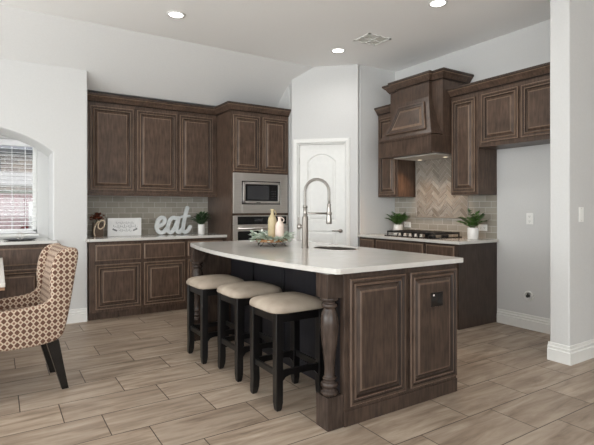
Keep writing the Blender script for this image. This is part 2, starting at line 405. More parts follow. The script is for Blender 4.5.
# pantry: side, diagonal with door opening, short return
PX, PY = 3.348, 5.339; DL = 0.894
w = MB()
T0, T1, DZ = 0.086, 0.727, 2.125
w.box(0, T0, 0, .11, 0, Z); w.box(T1, DL, 0, .11, 0, Z); w.box(T0, T1, 0, .11, DZ, Z)
w.xf(Matrix.Translation((PX, PY, 0)) @ Matrix.Rotation(-PI/4, 4, 'Z'))
w.box(PX, PX+.1, PY+.06, YK, 0, Z); w.box(3.98+.04, 4.65, 4.707, 4.82, 0, Z)
w.box(4.65, 4.75, 4.707, 6.35, 0, Z)
struct(w.build('wall_pantry', M['wall']))
w = MB(); w.box(4.65, 4.80, 2.12, 4.707, 0, Z); struct(w.build('wall_right', M['wall']))
w = MB(); w.box(3.865, 7.2, 1.96, 2.12, 0, Z); struct(w.build('wall_partition', M['wall'], bevel=0.012, seg=3))
w = MB(); w.box(7.1, 7.25, -4.1, 1.96, 0, Z); struct(w.build('wall_east', M['wall']))
# unseen living-room walls behind the camera, openings shaped for the light they pass
w = MB(); w.box(-4.7, -4.55, -4.1, -3.6, 0, Z); w.box(-4.7, -4.55, 5.3, 6.35, 0, Z); w.box(-4.7, -4.55, -3.6, 5.3, 2.95, Z)
struct(w.build('wall_west', M['wall']))
w = MB(); w.box(-4.7, -4.2, -4.2, -4.05, 0, Z); w.box(1.8, 7.2, -4.2, -4.05, 0, Z); w.box(-4.2, 1.8, -4.2, -4.05, 2.95, Z)
struct(w.build('wall_south', M['wall']))

def baseboard(name, path, side=1):
    b = MB(); sweep(b, path, BASEP, side=side); return struct(b.build(name, M['white']))
baseboard('baseboard_left', [(0.505, YL), (0.835, YL)])
baseboard('baseboard_left_far', [(-4.5, YL), (XA0-.01, YL)])
baseboard('baseboard_nook', [(4.65, 2.145), (4.65, 3.125)], side=-1)
baseboard('baseboard_partition', [(3.865, 2.13), (3.865, 1.96), (7.1, 1.96)], side=1)

# pantry door and its casing, built along the diagonal wall
R45 = -PI/4
s = 2**-.5
def diag(t, y, z=0): return (PX+t*s-(-y)*(-s)*-1 if False else PX+t*s+y*s, PY-t*s+y*s, z)
door = thing('door_1', None, None, diag(0, 0), R45); struct(door)
m = MB()
CP = 0.058
def casing(mb, t0, t1, z1):
    prof = [(0, 0), (0, .012), (.010, .019), (.030, .019), (.036, .014), (.052, .014), (.058, .008), (.058, 0)]
    # three mitred sides: (offset outward, thickness)
    pts = [(t0, 0, (-1, 0)), (t0, z1, (-1, 1)), (t1, z1, (1, 1)), (t1, 0, (1, 0))]
    vs = []
    for (t, z, d) in pts:
        for a, h in prof: vs.append((t+d[0]*a, -h, z+d[1]*a))
    k = len(prof); fs = []
    for i in range(3):
        for j in range(k-1): fs.append((i*k+j, (i+1)*k+j, (i+1)*k+j+1, i*k+j+1))
    mb.add(vs, fs)
casing(m, T0-.004, T1+.004, DZ+.004)
m.box(T0-.004, T0+.012, 0, .11, 0, DZ); m.box(T1-.012, T1+.004, 0, .11, 0, DZ); m.box(T0, T1, 0, .11, DZ-.012, DZ+.004)
m.build('door_casing', M['white'], door)
# leaf: stiles and rails around two recessed panels, the upper one arch-topped
m = MB(); a, b = T0+.015, T1-.015; zt = DZ-.015; y0, y1 = .03, .065
def arch_panel(mb, x0, x1, z0, z1, rise, y):
    """outline rings from the face down to the recess and up to the field"""
    def outline(i):
        pts = [(x0+i, z0+i), (x1-i, z0+i)]; n = 14; hw = (x1-x0)/2-i; xc = (x0+x1)/2
        for q in range(n+1):
            th = q/n; xx = x1-i-2*hw*th; pts.append((xx, z1-i-rise+rise*(1-((xx-xc)/hw)**2)*1.0 if rise else z1-i))
        return pts
    rings = [(0, 0), (.010, .010), (.020, .010), (.045, .001)]
    vs = []; n = len(outline(0))
    for ins, dep in rings: vs += [(x, y+dep, z) for x, z in outline(ins)]
    fs = []
    for r in range(len(rings)-1):
        for q in range(n): fs.append((r*n+q, r*n+(q+1) % n, (r+1)*n+(q+1) % n, (r+1)*n+q))
    fs.append(tuple((len(rings)-1)*n+q for q in range(n)))
    mb.add(vs, fs); return outline(0)
px0, px1 = a+.112, b-.112
top = arch_panel(m, px0, px1, 1.09, zt-.12, .10, y0)
low = arch_panel(m, px0, px1, .22, .955, 0, y0)
m.box(a, b, y0+.012, y1, .012, zt)                # core
# face sheet with the holes: stiles, rails, and the piece above the arch
def sheet(mb, x0, x1, z0, z1): mb.box(x0, x1, y0, y0+.014, z0, z1)
sheet(m, a, px0, .012, zt); sheet(m, px1, b, .012, zt); sheet(m, px0, px1, .012, .22); sheet(m, px0, px1, .955, 1.09)
arc = top[2:]
vs = []; fs = []
for x, z in arc: vs += [(x, y0, z), (x, y0, zt), (x, y0+.014, z)]
for i in range(len(arc)-1): q = i*3; fs += [(q, q+3, q+4, q+1), (q, q+2, q+5, q+3)]
m.add(vs, fs)
leaf = m.build('door_leaf', M['white'], door)
m = MB(); hz = .955; hx = b-.05
mm = MB(); mm.tube([(hx, y0-.001, hz), (hx, y0-.012, hz)], .027, 18); mm.tube([(hx, y0-.01, hz), (hx, y0-.05, hz)], .010, 10)
mm.tube([(hx, y0-.048, hz), (hx-.05, y0-.050, hz+.004), (hx-.11, y0-.046, hz)], [.012, .010, .008], 10)
mm.build('door_handle', M['nickel'], door)
for zz in (.28, 1.05, 1.85):
    mm = MB(); mm.tube([(a-.006, y0-.006, zz), (a-.006, y0-.006, zz+.09)], .007, 8); mm.build('hinge', M['nickel'], door)

# window in the niche, with frame, glass and a horizontal blind
win = thing('window_1', None, None, ((WX0+WX1)/2, YK, WZ0)); struct(win)
m = MB(); hw = (WX1-WX0)/2; H = WZ1-WZ0
for (x0, x1, z0, z1) in ((-hw, -hw+.04, 0, H), (hw-.04, hw, 0, H), (-hw, hw, 0, .04), (-hw, hw, H-.04, H)) : m.box(x0, x1, .06, .11, z0, z1)
m.build('window_frame', M['white'], win, bevel=.004)
m = MB(); m.box(-hw+.03, hw-.03, .083, .087, .03, H-.03); m.build('window_pane', M['glass'], win)
m = MB(); m.box(-hw-.02, hw+.02, -.035, .06, -.03, 0); m.build('window_sill', M['white'], win, bevel=.004)
bl = thing('window_blind', 'white horizontal slat blind hanging open in the arched window niche', 'blind', ((WX0+WX1)/2, YK+.02, WZ0))
m = MB(); m.box(-hw+.005, hw-.005, -.03, .03, H-.075, H-.005); m.build('headrail', M['blind'], bl, bevel=.006)
m = MB(); z = .05
while z < H-.09:
    m.hexa([(-hw+.01, -.023, z-.003), (hw-.01, -.023, z-.003), (hw-.01, .023, z+.001), (-hw+.01, .023, z+.001)], [(-hw+.01, -.023, z-.0005), (hw-.01, -.023, z-.0005), (hw-.01, .023, z+.0035), (-hw+.01, .023, z+.0035)]); z += .044
m.build('slats', M['blind'], bl)
m = MB(); m.box(-hw+.01, hw-.01, -.024, .024, .005, .025); m.build('bottom_rail', M['blind'], bl, bevel=.003)
m = MB()
for x in (-hw+.12, -.12, .12, hw-.25, hw-.12):
    for y in (-.026, .026): m.box(x-.0022, x+.0022, y-.001, y+.001, .02, H-.07)
m.build('ladder_cords', M['blind'], bl)

# outside: neighbour house, hedge, red fence
m = MB(); m.box(-14, 14, 6.4, 22, -.12, -.02); tag(m.build('lawn', M['lawn']), 'green lawn outside the arched window', 'lawn', kind='structure')
nb = thing('neighbour_house', 'pale brick neighbour house with grey roof edge seen through the blind', 'house', (0, 11, 0))
m = MB(); m.box(-6, 6, 0, .3, -.02, 2.34); m.build('wall', M['brick'], nb)
m = MB(); m.prism([(-.25, 2.34), (.0, 2.34), (2.2, 3.5), (2.2, 3.6), (-.3, 2.42)], -6.2, 6.2, 'x'); m.build('roof', M['roof_grey'], nb)
m = MB(); m.box(-6, 6, -.06, 0, 1.72, 1.98); m.build('stone_band', M['stone'], nb)
for x in (-3.4, -1.6, -.05):
    m = MB(); m.box(x-.10, x+.10, -.05, -.001, 2.0, 2.28); m.build('window', M['black_glass'], nb)
m = MB()
for i in range(700):
    x = random.uniform(-4, 4); y = 8.9+random.uniform(-.2, .25); z = random.uniform(0.0, 1.60); r = random.uniform(.04, .09)
    a = random.uniform(0, 6.28); d = Vector((math.cos(a), math.sin(a)*.5, random.uniform(-.6, .6)))*r; e = Vector((-math.sin(a), math.cos(a), random.uniform(-.5, .5)))*r*.5
    p = Vector((x, y, z)); m.add([p-d, p-e, p+d, p+e], [(0, 1, 2, 3)])
m.box(-4, 4, 8.75, 9.1, -.02, 1.55)
tag(m.build('hedge', M['hedge']), 'clipped green hedge between red fence and pale brick house', 'hedge')
fn = thing('garden_fence', 'red stained board fence outside the arched window', 'fence', (0, 8.3, 0))
m = MB()
for i in range(46): m.box(-4+i*.105, -4+i*.105+.098, 0, .02, 0, 1.48)
m.box(-4, .83, .02, .06, .3, .39); m.box(-4, .83, .02, .06, 1.15, 1.24); m.build('boards', M['fence_red'], fn)
m = MB(); m.box(.40, .50, -.06, .04, -.02, 1.36); m.build('post', M['stone'], fn)

# ---------------------------------------------------------------- cabinetry
def cabinet(name, label, loc, rotz, w_, d_, h_, fronts, toe=0, group=None, cat='cabinet', body='wood', skip_top=False):
    """fronts: (kind, x0, x1, z0, z1); local front at y=0 facing -y"""
    t = thing(name, label, cat, loc, rotz, group)
    b = MB(); g = .0008
    if toe: b.box(g, w_-g, .07, d_, 0, toe, 0); b.box(g, w_-g, 0, d_, toe, h_)
    else: b.box(g, w_-g, 0, d_, 0, h_)
    b.build('carcass', M[body], t, bevel=.0015, seg=1)
    for kd, x0, x1, z0, z1 in fronts:
        p = MB()
        panel_front(p, x0, x1, z0, z1, -.0005, DOORP if kd == 'door' else DRAWP, k=1.0 if kd == 'drawer' else min(1, (x1-x0)/.24))
        p.build('door' if kd == 'door' else 'drawer_front', WOODS, t)
    return t
YU = 5.87
UZ0, UZ1 = 1.44, 2.505
grp = 'wall cabinets over the coffee counter'
ux = [.845, 1.415, 1.952, 2.488]
lab = ['dark wood wall cabinet against white corner, leftmost over the eat sign counter', 'dark wood wall cabinet in the middle, between two others over the lettered white board', 'dark wood wall cabinet beside the oven tower, above the eat sign']
for i in range(3):
    w_ = ux[i+1]-ux[i]; a = [.06, .022, .020][i]; b_ = w_-[.021, .02, .064][i]
    cabinet('wall_cabinet', lab[i], (ux[i], YU, UZ0), 0, w_, .325, UZ1-UZ0, [('door', a, b_, .035, 1.02)], group=grp)
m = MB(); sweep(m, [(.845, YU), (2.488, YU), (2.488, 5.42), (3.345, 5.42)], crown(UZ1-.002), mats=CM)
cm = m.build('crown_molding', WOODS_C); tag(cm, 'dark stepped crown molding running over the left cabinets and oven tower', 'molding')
m = MB(); m.box(.846, 2.487, YU+.004, YU+.03, UZ0-.035, UZ0-.001); tag(m.build('light_rail', M['wood']), 'slim dark wood rail under the left wall cabinets', 'rail')

# base cabinets on the left
YF = 5.565
bx = [.85, 1.423, 1.952, 2.486]
lab = ['dark wood base cabinet with drawer, beside the white wall corner', 'dark wood base cabinet with drawer, under the eat sign', 'narrow dark wood base cabinet beside the oven tower, partly behind stools']
for i in range(3):
    w_ = bx[i+1]-bx[i]; a = [.062, .018, .018][i]; b_ = w_-[.018, .018, .05][i]
    cabinet('base_cabinet', lab[i], (bx[i], YF, 0), 0, w_, .63, .883, [('drawer', a, b_, .665, .845), ('door', a, b_, .125, .625)], toe=.09, group='base cabinets on the left wall')
m = MB(); m.box(.815, .851, YF-.015, YL+.0, .8835, .915); m.box(.848, 2.487, YF-.035, YK-.001, .8835, .915)
tag(m.build('worktop', M['counter'], bevel=.004), 'white quartz worktop under the eat sign', 'worktop')
m = MB(); m.box(0, 1.646, 0, .008, 0, .49); tag(m.build('tile_backsplash', M['tile'], loc=(.842, YK-.0085, .9155)), 'greige glazed subway tile backsplash behind the eat sign', 'backsplash')

# oven tower
TX0, TX1, TY = 2.49, 3.342, 5.42
t = thing('oven_cabinet', 'tall dark wood oven cabinet beside the white pantry door', 'cabinet', (TX0, TY, 0))
TW = TX1-TX0
m = MB(); m.box(0, .019, 0, .775, 0, UZ1); m.box(TW-.019, TW, 0, .775, 0, UZ1); m.box(.019, TW-.019, 0, .775, 1.715, UZ1); m.box(.019, TW-.019, 0, .775, .09, .43)
m.box(.019, TW-.019, .60, .775, .43, 1.715); m.box(.019, .019+.03, 0, .03, .43, 1.715); m.box(TW-.05, TW-.019, 0, .03, .43, 1.715); m.box(.019, TW-.019, .07, .5, 0, .09)
m.box(.019, TW-.019, 0, .05, 1.165, 1.19)
m.build('carcass', M['wood'], t)
for x0, x1 in ((.025, .405), (.447, .83)):
    p = MB(); panel_front(p, x0, x1, 1.735, 2.455, -.0005); p.build('door', WOODS, t)
p = MB(); panel_front(p, .03, TW-.03, .12, .40, -.0005, DRAWP); p.build('drawer_front', WOODS, t)
mw = thing('microwave', 'built-in stainless steel microwave above the wall oven', 'microwave', (TX0+.022, TY, 1.192))
MW = TW-.044; MH = .518
m = MB()
for (x0, x1, z0, z1) in ((0, .12, 0, MH), (MW-.11, MW, 0, MH), (.12, MW-.11, 0, .115), (.12, MW-.11, MH-.10, MH)): m.box(x0, x1, -.022, -.001, z0, z1)
m.build('trim_frame', M['steel'], mw, bevel=.002)
m = MB(); m.box(.12, MW-.11, -.010, .38, .115, MH-.10); m.build('body', M['black_glass'], mw)
m = MB(); X0, X1, Z0, Z1 = .135, MW-.125, .128, MH-.112
for (x0, x1, z0, z1) in ((X0, X0+.03, Z0, Z1), (X1-.03, X1, Z0, Z1), (X0, X1, Z0, Z0+.03), (X0, X1, Z1-.03, Z1)): m.box(x0, x1, -.032, -.011, z0, z1)
m.build('door_frame', M['steel'], mw, bevel=.002)
m = MB(); m.box(X0+.03, X1-.03, -.028, -.011, Z0+.03, Z1-.03); m.build('door_glass', M['black_glass'], mw)
m = MB(); m.box(X0+.06, X1-.17, -.0285, -.0275, Z0+.05, Z1-.05); m.build('viewing_window', M['grey_glass'], mw)
m = MB()
for i in range(3):
    for j in range(4): m.box(X1-.13+i*.026, X1-.13+i*.026+.016, -.0285, -.0275, Z0+.055+j*.032, Z0+.055+j*.032+.014)
m.build('keypad', M['grey_glass'], mw)
m = MB(); m.box(X0+.19, X0+.25, -.0325, -.0315, Z0+.008, Z0+.016); m.build('maker_badge', M['black_plastic'], mw)
ov = thing('built_in_oven', 'stainless steel wall oven with black glass under the microwave', 'oven', (TX0+.022, TY, .44))
OH = .722
m = MB(); m.box(.005, MW-.005, .0, .55, 0.002, OH); m.build('body', M['steel'], ov)
m = MB(); m.box(.0, MW, -.022, -.001, OH-.125, OH); m.build('control_panel', M['steel'], ov, bevel=.002)
m = MB(); m.box(.06, MW-.02, -.0235, -.022, OH-.115, OH-.012); m.build('control_glass', M['black_glass'], ov)
m = MB(); m.box(.30, .42, -.0242, -.0236, OH-.075, OH-.045); m.build('clock_display', M['grey_glass'], ov)
m = MB(); m.box(0, MW, -.026, -.001, 0.01, OH-.13); m.build('door', M['steel'], ov, bevel=.002)
m = MB(); m.box(.06, MW-.06, -.0275, -.026, .08, OH-.20); m.build('door_glass', M['black_glass'], ov)
m = MB(); m.tube([(.05, -.07, OH-.165), (MW-.05, -.07, OH-.165)], .013, 12); m.tube([(.09, -.026, OH-.165), (.09, -.07, OH-.165)], .009, 8); m.tube([(MW-.09, -.026, OH-.165), (MW-.09, -.07, OH-.165)], .009, 8)
m.build('door_handle', M['steel'], ov)

# window-niche desk: two cabinets and a worktop
lab = ['dark wood cabinet under the arched window, half hidden by the patterned chair', 'dark wood cabinet under the arched window, beyond the dining table']
for i, x in enumerate((-.20, -.895)):
    cabinet('window_cabinet', lab[i], (x, 5.60, 0), 0, .695, .59, .883, [('drawer', .02, .60, .665, .845), ('door', .02, .60, .125, .625)], toe=.09, group='cabinets in the window niche')
m = MB(); m.box(XA0-.035, XA1+.035, 5.545, YL-.0005, .8835, .915); m.box(XA0+.002, XA1-.002, YL-.002, YK-.001, .8835, .915)
tag(m.build('window_worktop', M['counter'], bevel=.004), 'white quartz ledge under the blind in the arched window niche', 'worktop')

# right-hand wall: built facing -x (local x runs towards the camera)
RR = -PI/2
FX = 4.32; RX = 4.648
RZ0 = 1.405
cabinet('wall_cabinet', 'narrow dark wall cabinet left of the hood, over the left potted plant', (FX, 4.690, RZ0), RR, .365, .327, UZ1-RZ0, [('door', .03, .335, .03, 1.05)], group='wall cabinets beside the hood')
cabinet('wall_cabinet', 'narrow dark wall cabinet right of the hood, over the plant by the fridge space', (FX, 3.488, RZ0), RR, .355, .327, UZ1-RZ0, [('door', .03, .325, .03, 1.05)], group='wall cabinets beside the hood')
t = cabinet('fridge_cabinet', 'dark wood bridge cabinet with two doors over the empty fridge space', (FX, 3.132, 1.905), RR, 1.0, .327, UZ1-1.905, [('door', .045, .462, .045, .555), ('door', .492, .955, .045, .555)])
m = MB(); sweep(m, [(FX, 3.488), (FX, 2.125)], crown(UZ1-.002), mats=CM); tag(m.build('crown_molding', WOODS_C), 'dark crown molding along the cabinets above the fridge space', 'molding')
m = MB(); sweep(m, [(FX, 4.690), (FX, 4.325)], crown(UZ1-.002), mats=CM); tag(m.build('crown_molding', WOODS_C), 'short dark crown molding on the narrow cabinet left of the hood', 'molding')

BX = 4.0
cabinet('base_cabinet', 'dark wood base cabinet at the pantry end of the cooktop run', (BX, 4.700, 0), RR, .31, .645, .883, [('drawer', .02, .29, .70, .86), ('door', .02, .29, .12, .67)], toe=.09, group='base cabinets on the cooktop wall', body='wood_dark')
cabinet('base_cabinet', 'wide dark wood base cabinet directly under the cooktop', (BX, 4.389, 0), RR, .81, .645, .883, [('drawer', .02, .79, .70, .86), ('door', .02, .40, .12, .67), ('door', .41, .79, .12, .67)], toe=.09, group='base cabinets on the cooktop wall', body='wood_dark')
cabinet('base_cabinet', 'dark base cabinet with plain side panel beside the empty fridge space', (BX, 3.578, 0), RR, .448, .645, .883, [('drawer', .02, .40, .70, .86), ('door', .02, .40, .12, .67)], toe=0, group='base cabinets on the cooktop wall', body='wood_dark')
m = MB(); m.box(BX-.035, 4.649, 3.105, 4.705, .8835, .915); tag(m.build('worktop', M['counter'], bevel=.004), 'white quartz worktop carrying the cooktop and two potted plants', 'worktop')
bs = thing('tile_backsplash', 'glazed tile backsplash with herringbone inset behind the cooktop', 'backsplash', (4.649, 4.700, .9155), RR)
m = MB(); m.box(0, 1.567, -.008, 0, 0, .488); m.box(.380, 1.208, -.008, 0, .488, .98)
m.build('subway_tiles', M['tile'], bs)
# herringbone panel inside a pencil border, local x .40..1.18, z .24...98
HX0, HX1, HZ0, HZ1 = .405, 1.185, .235, .975
m = MB(); tw, n = .050, 3; g = .0045
def tilebox(mb, x0, x1, z0, z1, ty):
    a = random.uniform(-.0018, .0018); b = random.uniform(-.0018, .0018)
    mb.add([(x0, ty, z0), (x1, ty, z0), (x1, ty, z1), (x0, ty, z1), (x0+.002, ty-.006+a, z0+.002), (x1-.002, ty-.006+b, z0+.002), (x1-.002, ty-.006-a, z1-.002), (x0+.002, ty-.006-b, z1-.002)],
           [(4, 5, 6, 7), (0, 1, 5, 4), (1, 2, 6, 5), (2, 3, 7, 6), (3, 0, 4, 7)], random.choice((0, 0, 1, 2)))
ca = math.cos(PI/4)
for i in range(-40, 41):
    for k in range(-8, 9):
        for vert in (0, 1):
            if vert: x0, x1, z0, z1 = (i+n+2*n*k), (i+n+1+2*n*k), i-n+1, i+1
            else: x0, x1, z0, z1 = i+2*n*k, i+n+2*n*k, i, i+1
            cx, cz = (x0+x1)/2*tw, (z0+z1)/2*tw
            rx, rz = (cx-cz)*ca, (cx+cz)*ca
            X, Zc = rx+.79, rz+.6-.0
            if not (HX0-.08 < X < HX1+.08 and HZ0-.08 < Zc < HZ1+.08): continue
            b0 = len(m.v); tilebox(m, x0*tw+g/2, x1*tw-g/2, z0*tw+g/2, z1*tw-g/2, -.009)
            for q in range(b0, len(m.v)):
                x, y, z = m.v[q]; m.v[q] = ((x-z)*ca+.79, y, (x+z)*ca+.6)
o = m.build('herringbone_tiles', [M['tile_piece'], M['tile_light'], M['tile_deep']], bs)
bm = bmesh.new(); bm.from_mesh(o.data)
for co, no in (((HX0, 0, 0), (-1, 0, 0)), ((HX1, 0, 0), (1, 0, 0)), ((0, 0, HZ0), (0, 0, -1)), ((0, 0, HZ1), (0, 0, 1))):
    bmesh.ops.bisect_plane(bm, geom=bm.verts[:]+bm.edges[:]+bm.faces[:], plane_co=co, plane_no=no, clear_outer=True)
bm.to_mesh(o.data); bm.free()
m = MB(); m.box(HX0, HX1, -.0095, -.0082, HZ0, HZ1); m.build('grout_bed', M['grout'], bs)
m = MB()
for (x0, x1, z0, z1) in ((HX0-.018, HX0, HZ0-.018, HZ1), (HX1, HX1+.018, HZ0-.018, HZ1), (HX0, HX1, HZ0-.018, HZ0)): m.box(x0, x1, -.019, -.0082, z0, z1)
m.build('pencil_border', M['tile_piece'], bs, bevel=.005)

# range hood
hd = thing('range_hood', 'large dark wood flared range hood with a raised trapezoid panel above the cooktop', 'range hood', (4.636, 3.907, 1.87))
hy = .414  # half width; local coords: x negative = into the room, y towards the pantry
def L(x): return x-4.648
m = MB(); xb = L(4.0)
m.box(xb+.006, -.001, -hy, hy, .012, .21); m.box(xb-.006, xb+.05, -hy-.0, hy, .195, .222)
m.box(xb-.002, xb+.03, -hy, hy, 0, .018)
m.build('bottom_band', M['wood_hood'], hd, bevel=.002)
m = MB(); m.box(L(4.20), -.001, -hy+.002, hy-.002, .21, .855); m.build('chimney_box', M['wood_hood'], hd, bevel=.002)
zf0, zf1 = .222, .855; xt = L(4.15); yt = hy-.158
def ff(sv): e = min(1, sv/.66)**.8; return xb+.012+(xt-xb-.012)*e, hy-.004+(yt-hy+.004)*e
m = MB(); NS = 10; vs = []; fs = []
for i in range(NS+1):
    sv = i/NS; X, Y = ff(sv); zz = zf0+(zf1-zf0)*sv; vs += [(X, -Y, zz), (X, Y, zz), (L(4.201), -Y, zz), (L(4.201), Y, zz)]
for i in range(NS): a = i*4; b = a+4; fs += [(a, b, b+1, a+1), (a, a+2, b+2, b), (a+1, b+1, b+3, a+3)]
fs += [(0, 1, 3, 2), (NS*4, NS*4+2, NS*4+3, NS*4+1)]
m.add(vs, fs); m.build('flared_front', M['wood_hood'], hd)
# raised trapezoid panel following the flare
m = MB(); p0, p1 = .09, .62; rings = [(0, 0, 0), (0, .018, 0), (.005, .024, 1), (.020, .024, 0), (.026, .016, 2), (.046, .016, 0), (.052, .010, 2), (.075, .019, 1), (.080, .019, 1)]
vs = []; fs = []; ms = []; NV = 8
for ins, h, mt in rings:
    col_ = []
    s0, s1 = p0+ins/(zf1-zf0), p1-ins/(zf1-zf0)
    for sd in (-1, 1):
        rng = range(NV+1) if sd == -1 else reversed(range(NV+1))
        for q in rng:
            sv = s0+(s1-s0)*q/NV; X, Y = ff(sv); col_.append((X-h, sd*(Y-.060-ins), zf0+(zf1-zf0)*sv))
    vs += col_
n_ = 2*(NV+1)
for r in range(len(rings)-1):
    for q in range(n_): fs.append((r*n_+q, r*n_+(q+1) % n_, (r+1)*n_+(q+1) % n_, (r+1)*n_+q)); ms.append(rings[r+1][2])
o_ = (len(rings)-1)*n_
for q in range(NV): fs.append((o_+q, o_+q+1, o_+n_-2-q, o_+n_-1-q)); ms.append(0)
m.v = vs; m.f = fs; m.mi = ms; m.sm = [False]*len(fs)
m.build('raised_panel', [M['wood_hood'], M['wood_ridge'], M['wood_glaze_shade']], hd)
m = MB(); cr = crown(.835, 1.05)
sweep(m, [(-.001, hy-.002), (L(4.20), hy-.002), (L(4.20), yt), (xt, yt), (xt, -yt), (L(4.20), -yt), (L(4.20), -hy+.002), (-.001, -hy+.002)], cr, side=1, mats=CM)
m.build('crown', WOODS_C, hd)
m = MB(); m.box(xb+.16, -.06, -hy+.07, hy-.10, -.003, .012); m.build('vent_liner', M['liner'], hd, bevel=.003)
for dy in (-.2, .2):
    m = MB(); m.lathe([(0, -.0045), (.026, -.0045), (.028, -.003)], 16, (xb+.50, dy, 0)); m.build('hood_lamp', M['hood_lamp'], hd)
    d = bpy.data.lights.new('hood_light', 'SPOT'); d.energy = 9; d.color = (1, .66, .42); d.spot_size = math.radians(125); d.spot_blend = 1; d.shadow_soft_size = .03
    lo = bpy.data.objects.new('hood_light', d); COL.objects.link(lo); lo.parent = hd; lo.location = (xb+.46, dy, -.03); lo.rotation_euler = (0, math.radians(18), 0)

# cooktop
ck = thing('gas_cooktop', 'black gas cooktop with cast iron grates and steel knobs', 'cooktop', (4.31, 3.907, .915))
m = MB(); m.box(-.255, .25, -.385, .385, 0, .012); m.build('hob_plate', M['black_glass'], ck, bevel=.003)
for j in (-1, 0, 1):
    g_ = MB(); y0, y1 = j*.25-.12, j*.25+.12
    for x in (-.17, .0, .17): g_.box(x-.008, x+.008, y0, y1, .042, .064)
    for y in (y0+.006, (y0+y1)/2, y1-.006): g_.box(-.22, .22, y-.008, y+.008, .042, .064)
    for x in (-.22, .21):
        for y in (y0, y1-.012): g_.box(x, x+.012, y, y+.012, .012, .045)
    for x in (-.11, .11): g_.lathe([(.042, .012), (.045, .026), (.03, .034)], 16, (x, (y0+y1)/2, 0))
    g_.build('grate', M['iron'], ck, bevel=.002)
for j in range(5):
    k_ = MB(); k_.lathe([(.020, .012), (.020, .022), (.015, .026), (.014, .045), (.010, .047)], 16, (-.232, -.20+j*.085, 0)); k_.build('knob', M['steel'], ck)

# ---------------------------------------------------------------- island
isl = thing('kitchen_island', 'dark wood kitchen island with turned corner posts and two raised end panels', 'island', (1.60, 2.10, 0))
IX0, IX1, IY0, IY1 = 1.56, 2.655, 2.10, 4.34
def I(x, y): return x-1.60, y-2.10
def ibox(mb, x0, x1, y0, y1, z0, z1, m=0): mb.box(x0-1.60, x1-1.60, y0-2.10, y1-2.10, z0, z1, m)
m = MB(); ibox(m, 1.99, 2.64, 2.14, IY1-.03, .0, .66); ibox(m, 1.99, 2.64, 2.14, 2.93, .66, .884); ibox(m, 1.99, 2.64, 3.42, IY1-.03, .66, .884); ibox(m, 1.99, 2.24, 2.93, 3.42, .66, .884); ibox(m, 2.59, 2.64, 2.93, 3.42, .66, .884); m.build('carcass', M['wood_shaded'], isl)
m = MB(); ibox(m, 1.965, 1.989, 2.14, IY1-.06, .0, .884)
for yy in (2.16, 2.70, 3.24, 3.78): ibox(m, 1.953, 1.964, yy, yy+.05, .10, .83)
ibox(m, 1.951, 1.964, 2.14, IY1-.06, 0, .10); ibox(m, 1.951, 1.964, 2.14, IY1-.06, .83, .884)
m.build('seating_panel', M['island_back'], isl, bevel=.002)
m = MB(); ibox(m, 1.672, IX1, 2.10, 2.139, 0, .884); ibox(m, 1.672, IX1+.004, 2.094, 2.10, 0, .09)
m.build('end_panel', M['wood_shaded'], isl, bevel=.002)
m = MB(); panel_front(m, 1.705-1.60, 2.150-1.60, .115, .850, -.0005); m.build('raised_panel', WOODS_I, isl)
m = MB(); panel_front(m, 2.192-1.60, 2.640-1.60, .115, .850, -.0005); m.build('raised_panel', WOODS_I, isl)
m = MB(); ibox(m, 1.672, 1.98, IY1-.06, IY1, 0, .884); m.build('end_panel', M['wood_shaded'], isl, bevel=.002)
def post(cx, cy):
    m = MB(); m.box(cx-.056, cx+.056, cy-.056, cy+.056, 0, .185)
    m.box(cx-.056, cx+.056, cy-.056, cy+.056, .745, .884)
    m.lathe([(.050, .185), (.054, .195), (.054, .205), (.040, .215), (.040, .225), (.050, .235), (.052, .245), (.048, .256), (.036, .262), (.036, .270), (.042, .276), (.042, .284), (.033, .290), (.031, .33), (.036, .40), (.045, .47), (.052, .54), (.054, .59), (.051, .63), (.043, .66), (.036, .675), (.036, .683), (.046, .690), (.048, .700), (.046, .708), (.036, .714), (.038, .722), (.052, .728), (.055, .738), (.052, .746)], 28, (cx, cy, 0))
    return m.build('corner_post', M['post'], isl, bevel=.002)
post(1.6155-1.60, 2.163-2.10); post(1.6155-1.60, IY1-.06-2.10)
m = MB(); ol = [(0.774, .707), (0.891, .609)]; m.box(.775, .892, -.024, -.0176, .612, .706)
oo = m.build('outlet_plate', M['black_plastic'], isl, bevel=.002)
m = MB(); m.box(.79, .825, -.0255, -.024, .66, .70); m.box(.84, .875, -.0255, -.024, .63, .69); m.build('socket', M['iron'], oo)
m = MB(); m.box(.792, .806, -.0262, -.0255, .683, .694); m.build('indicator_label', M['plastic'], oo)

# island worktop with curved seating edge and the sink cut-out
def island_top():
    near, far, right = 2.07, 4.46, 2.712
    P = []; ya, yb = near, far
    n = 26
    for i in range(n+1):                                     # curved -x edge from far to near
        u = i/n; y = yb+(ya-yb)*u; x = 1.595-.135*(1-(2*u-1)**2)+.0
        P.append((x, y))
    r = .03
    P = P[1:-1]
    P = [(1.62, yb), (1.597, yb-.03)]+P[:]+[(1.592, ya+.035), (1.60, ya+.01), (1.625, ya)]
    for k in range(5): a = -PI/2+PI/2*k/4; P.append((right-r+r*math.cos(a), near+r+r*math.sin(a)))
    for k in range(5): a = PI/2*k/4; P.append((right-r+r*math.cos(a), far-r+r*math.sin(a)))
    return P
SX0, SX1, SY0, SY1, SR = 2.285, 2.555, 2.945, 3.375, .13
def rrect(x0, x1, y0, y1, r, n=6):
    P = []
    for cx, cy, a0 in ((x1-r, y0+r, -PI/2), (x1-r, y1-r, 0), (x0+r, y1-r, PI/2), (x0+r, y0+r, PI)):
        for k in range(n+1): a = a0+PI/2*k/n; P.append((cx+r*math.cos(a), cy+r*math.sin(a)))
    return P
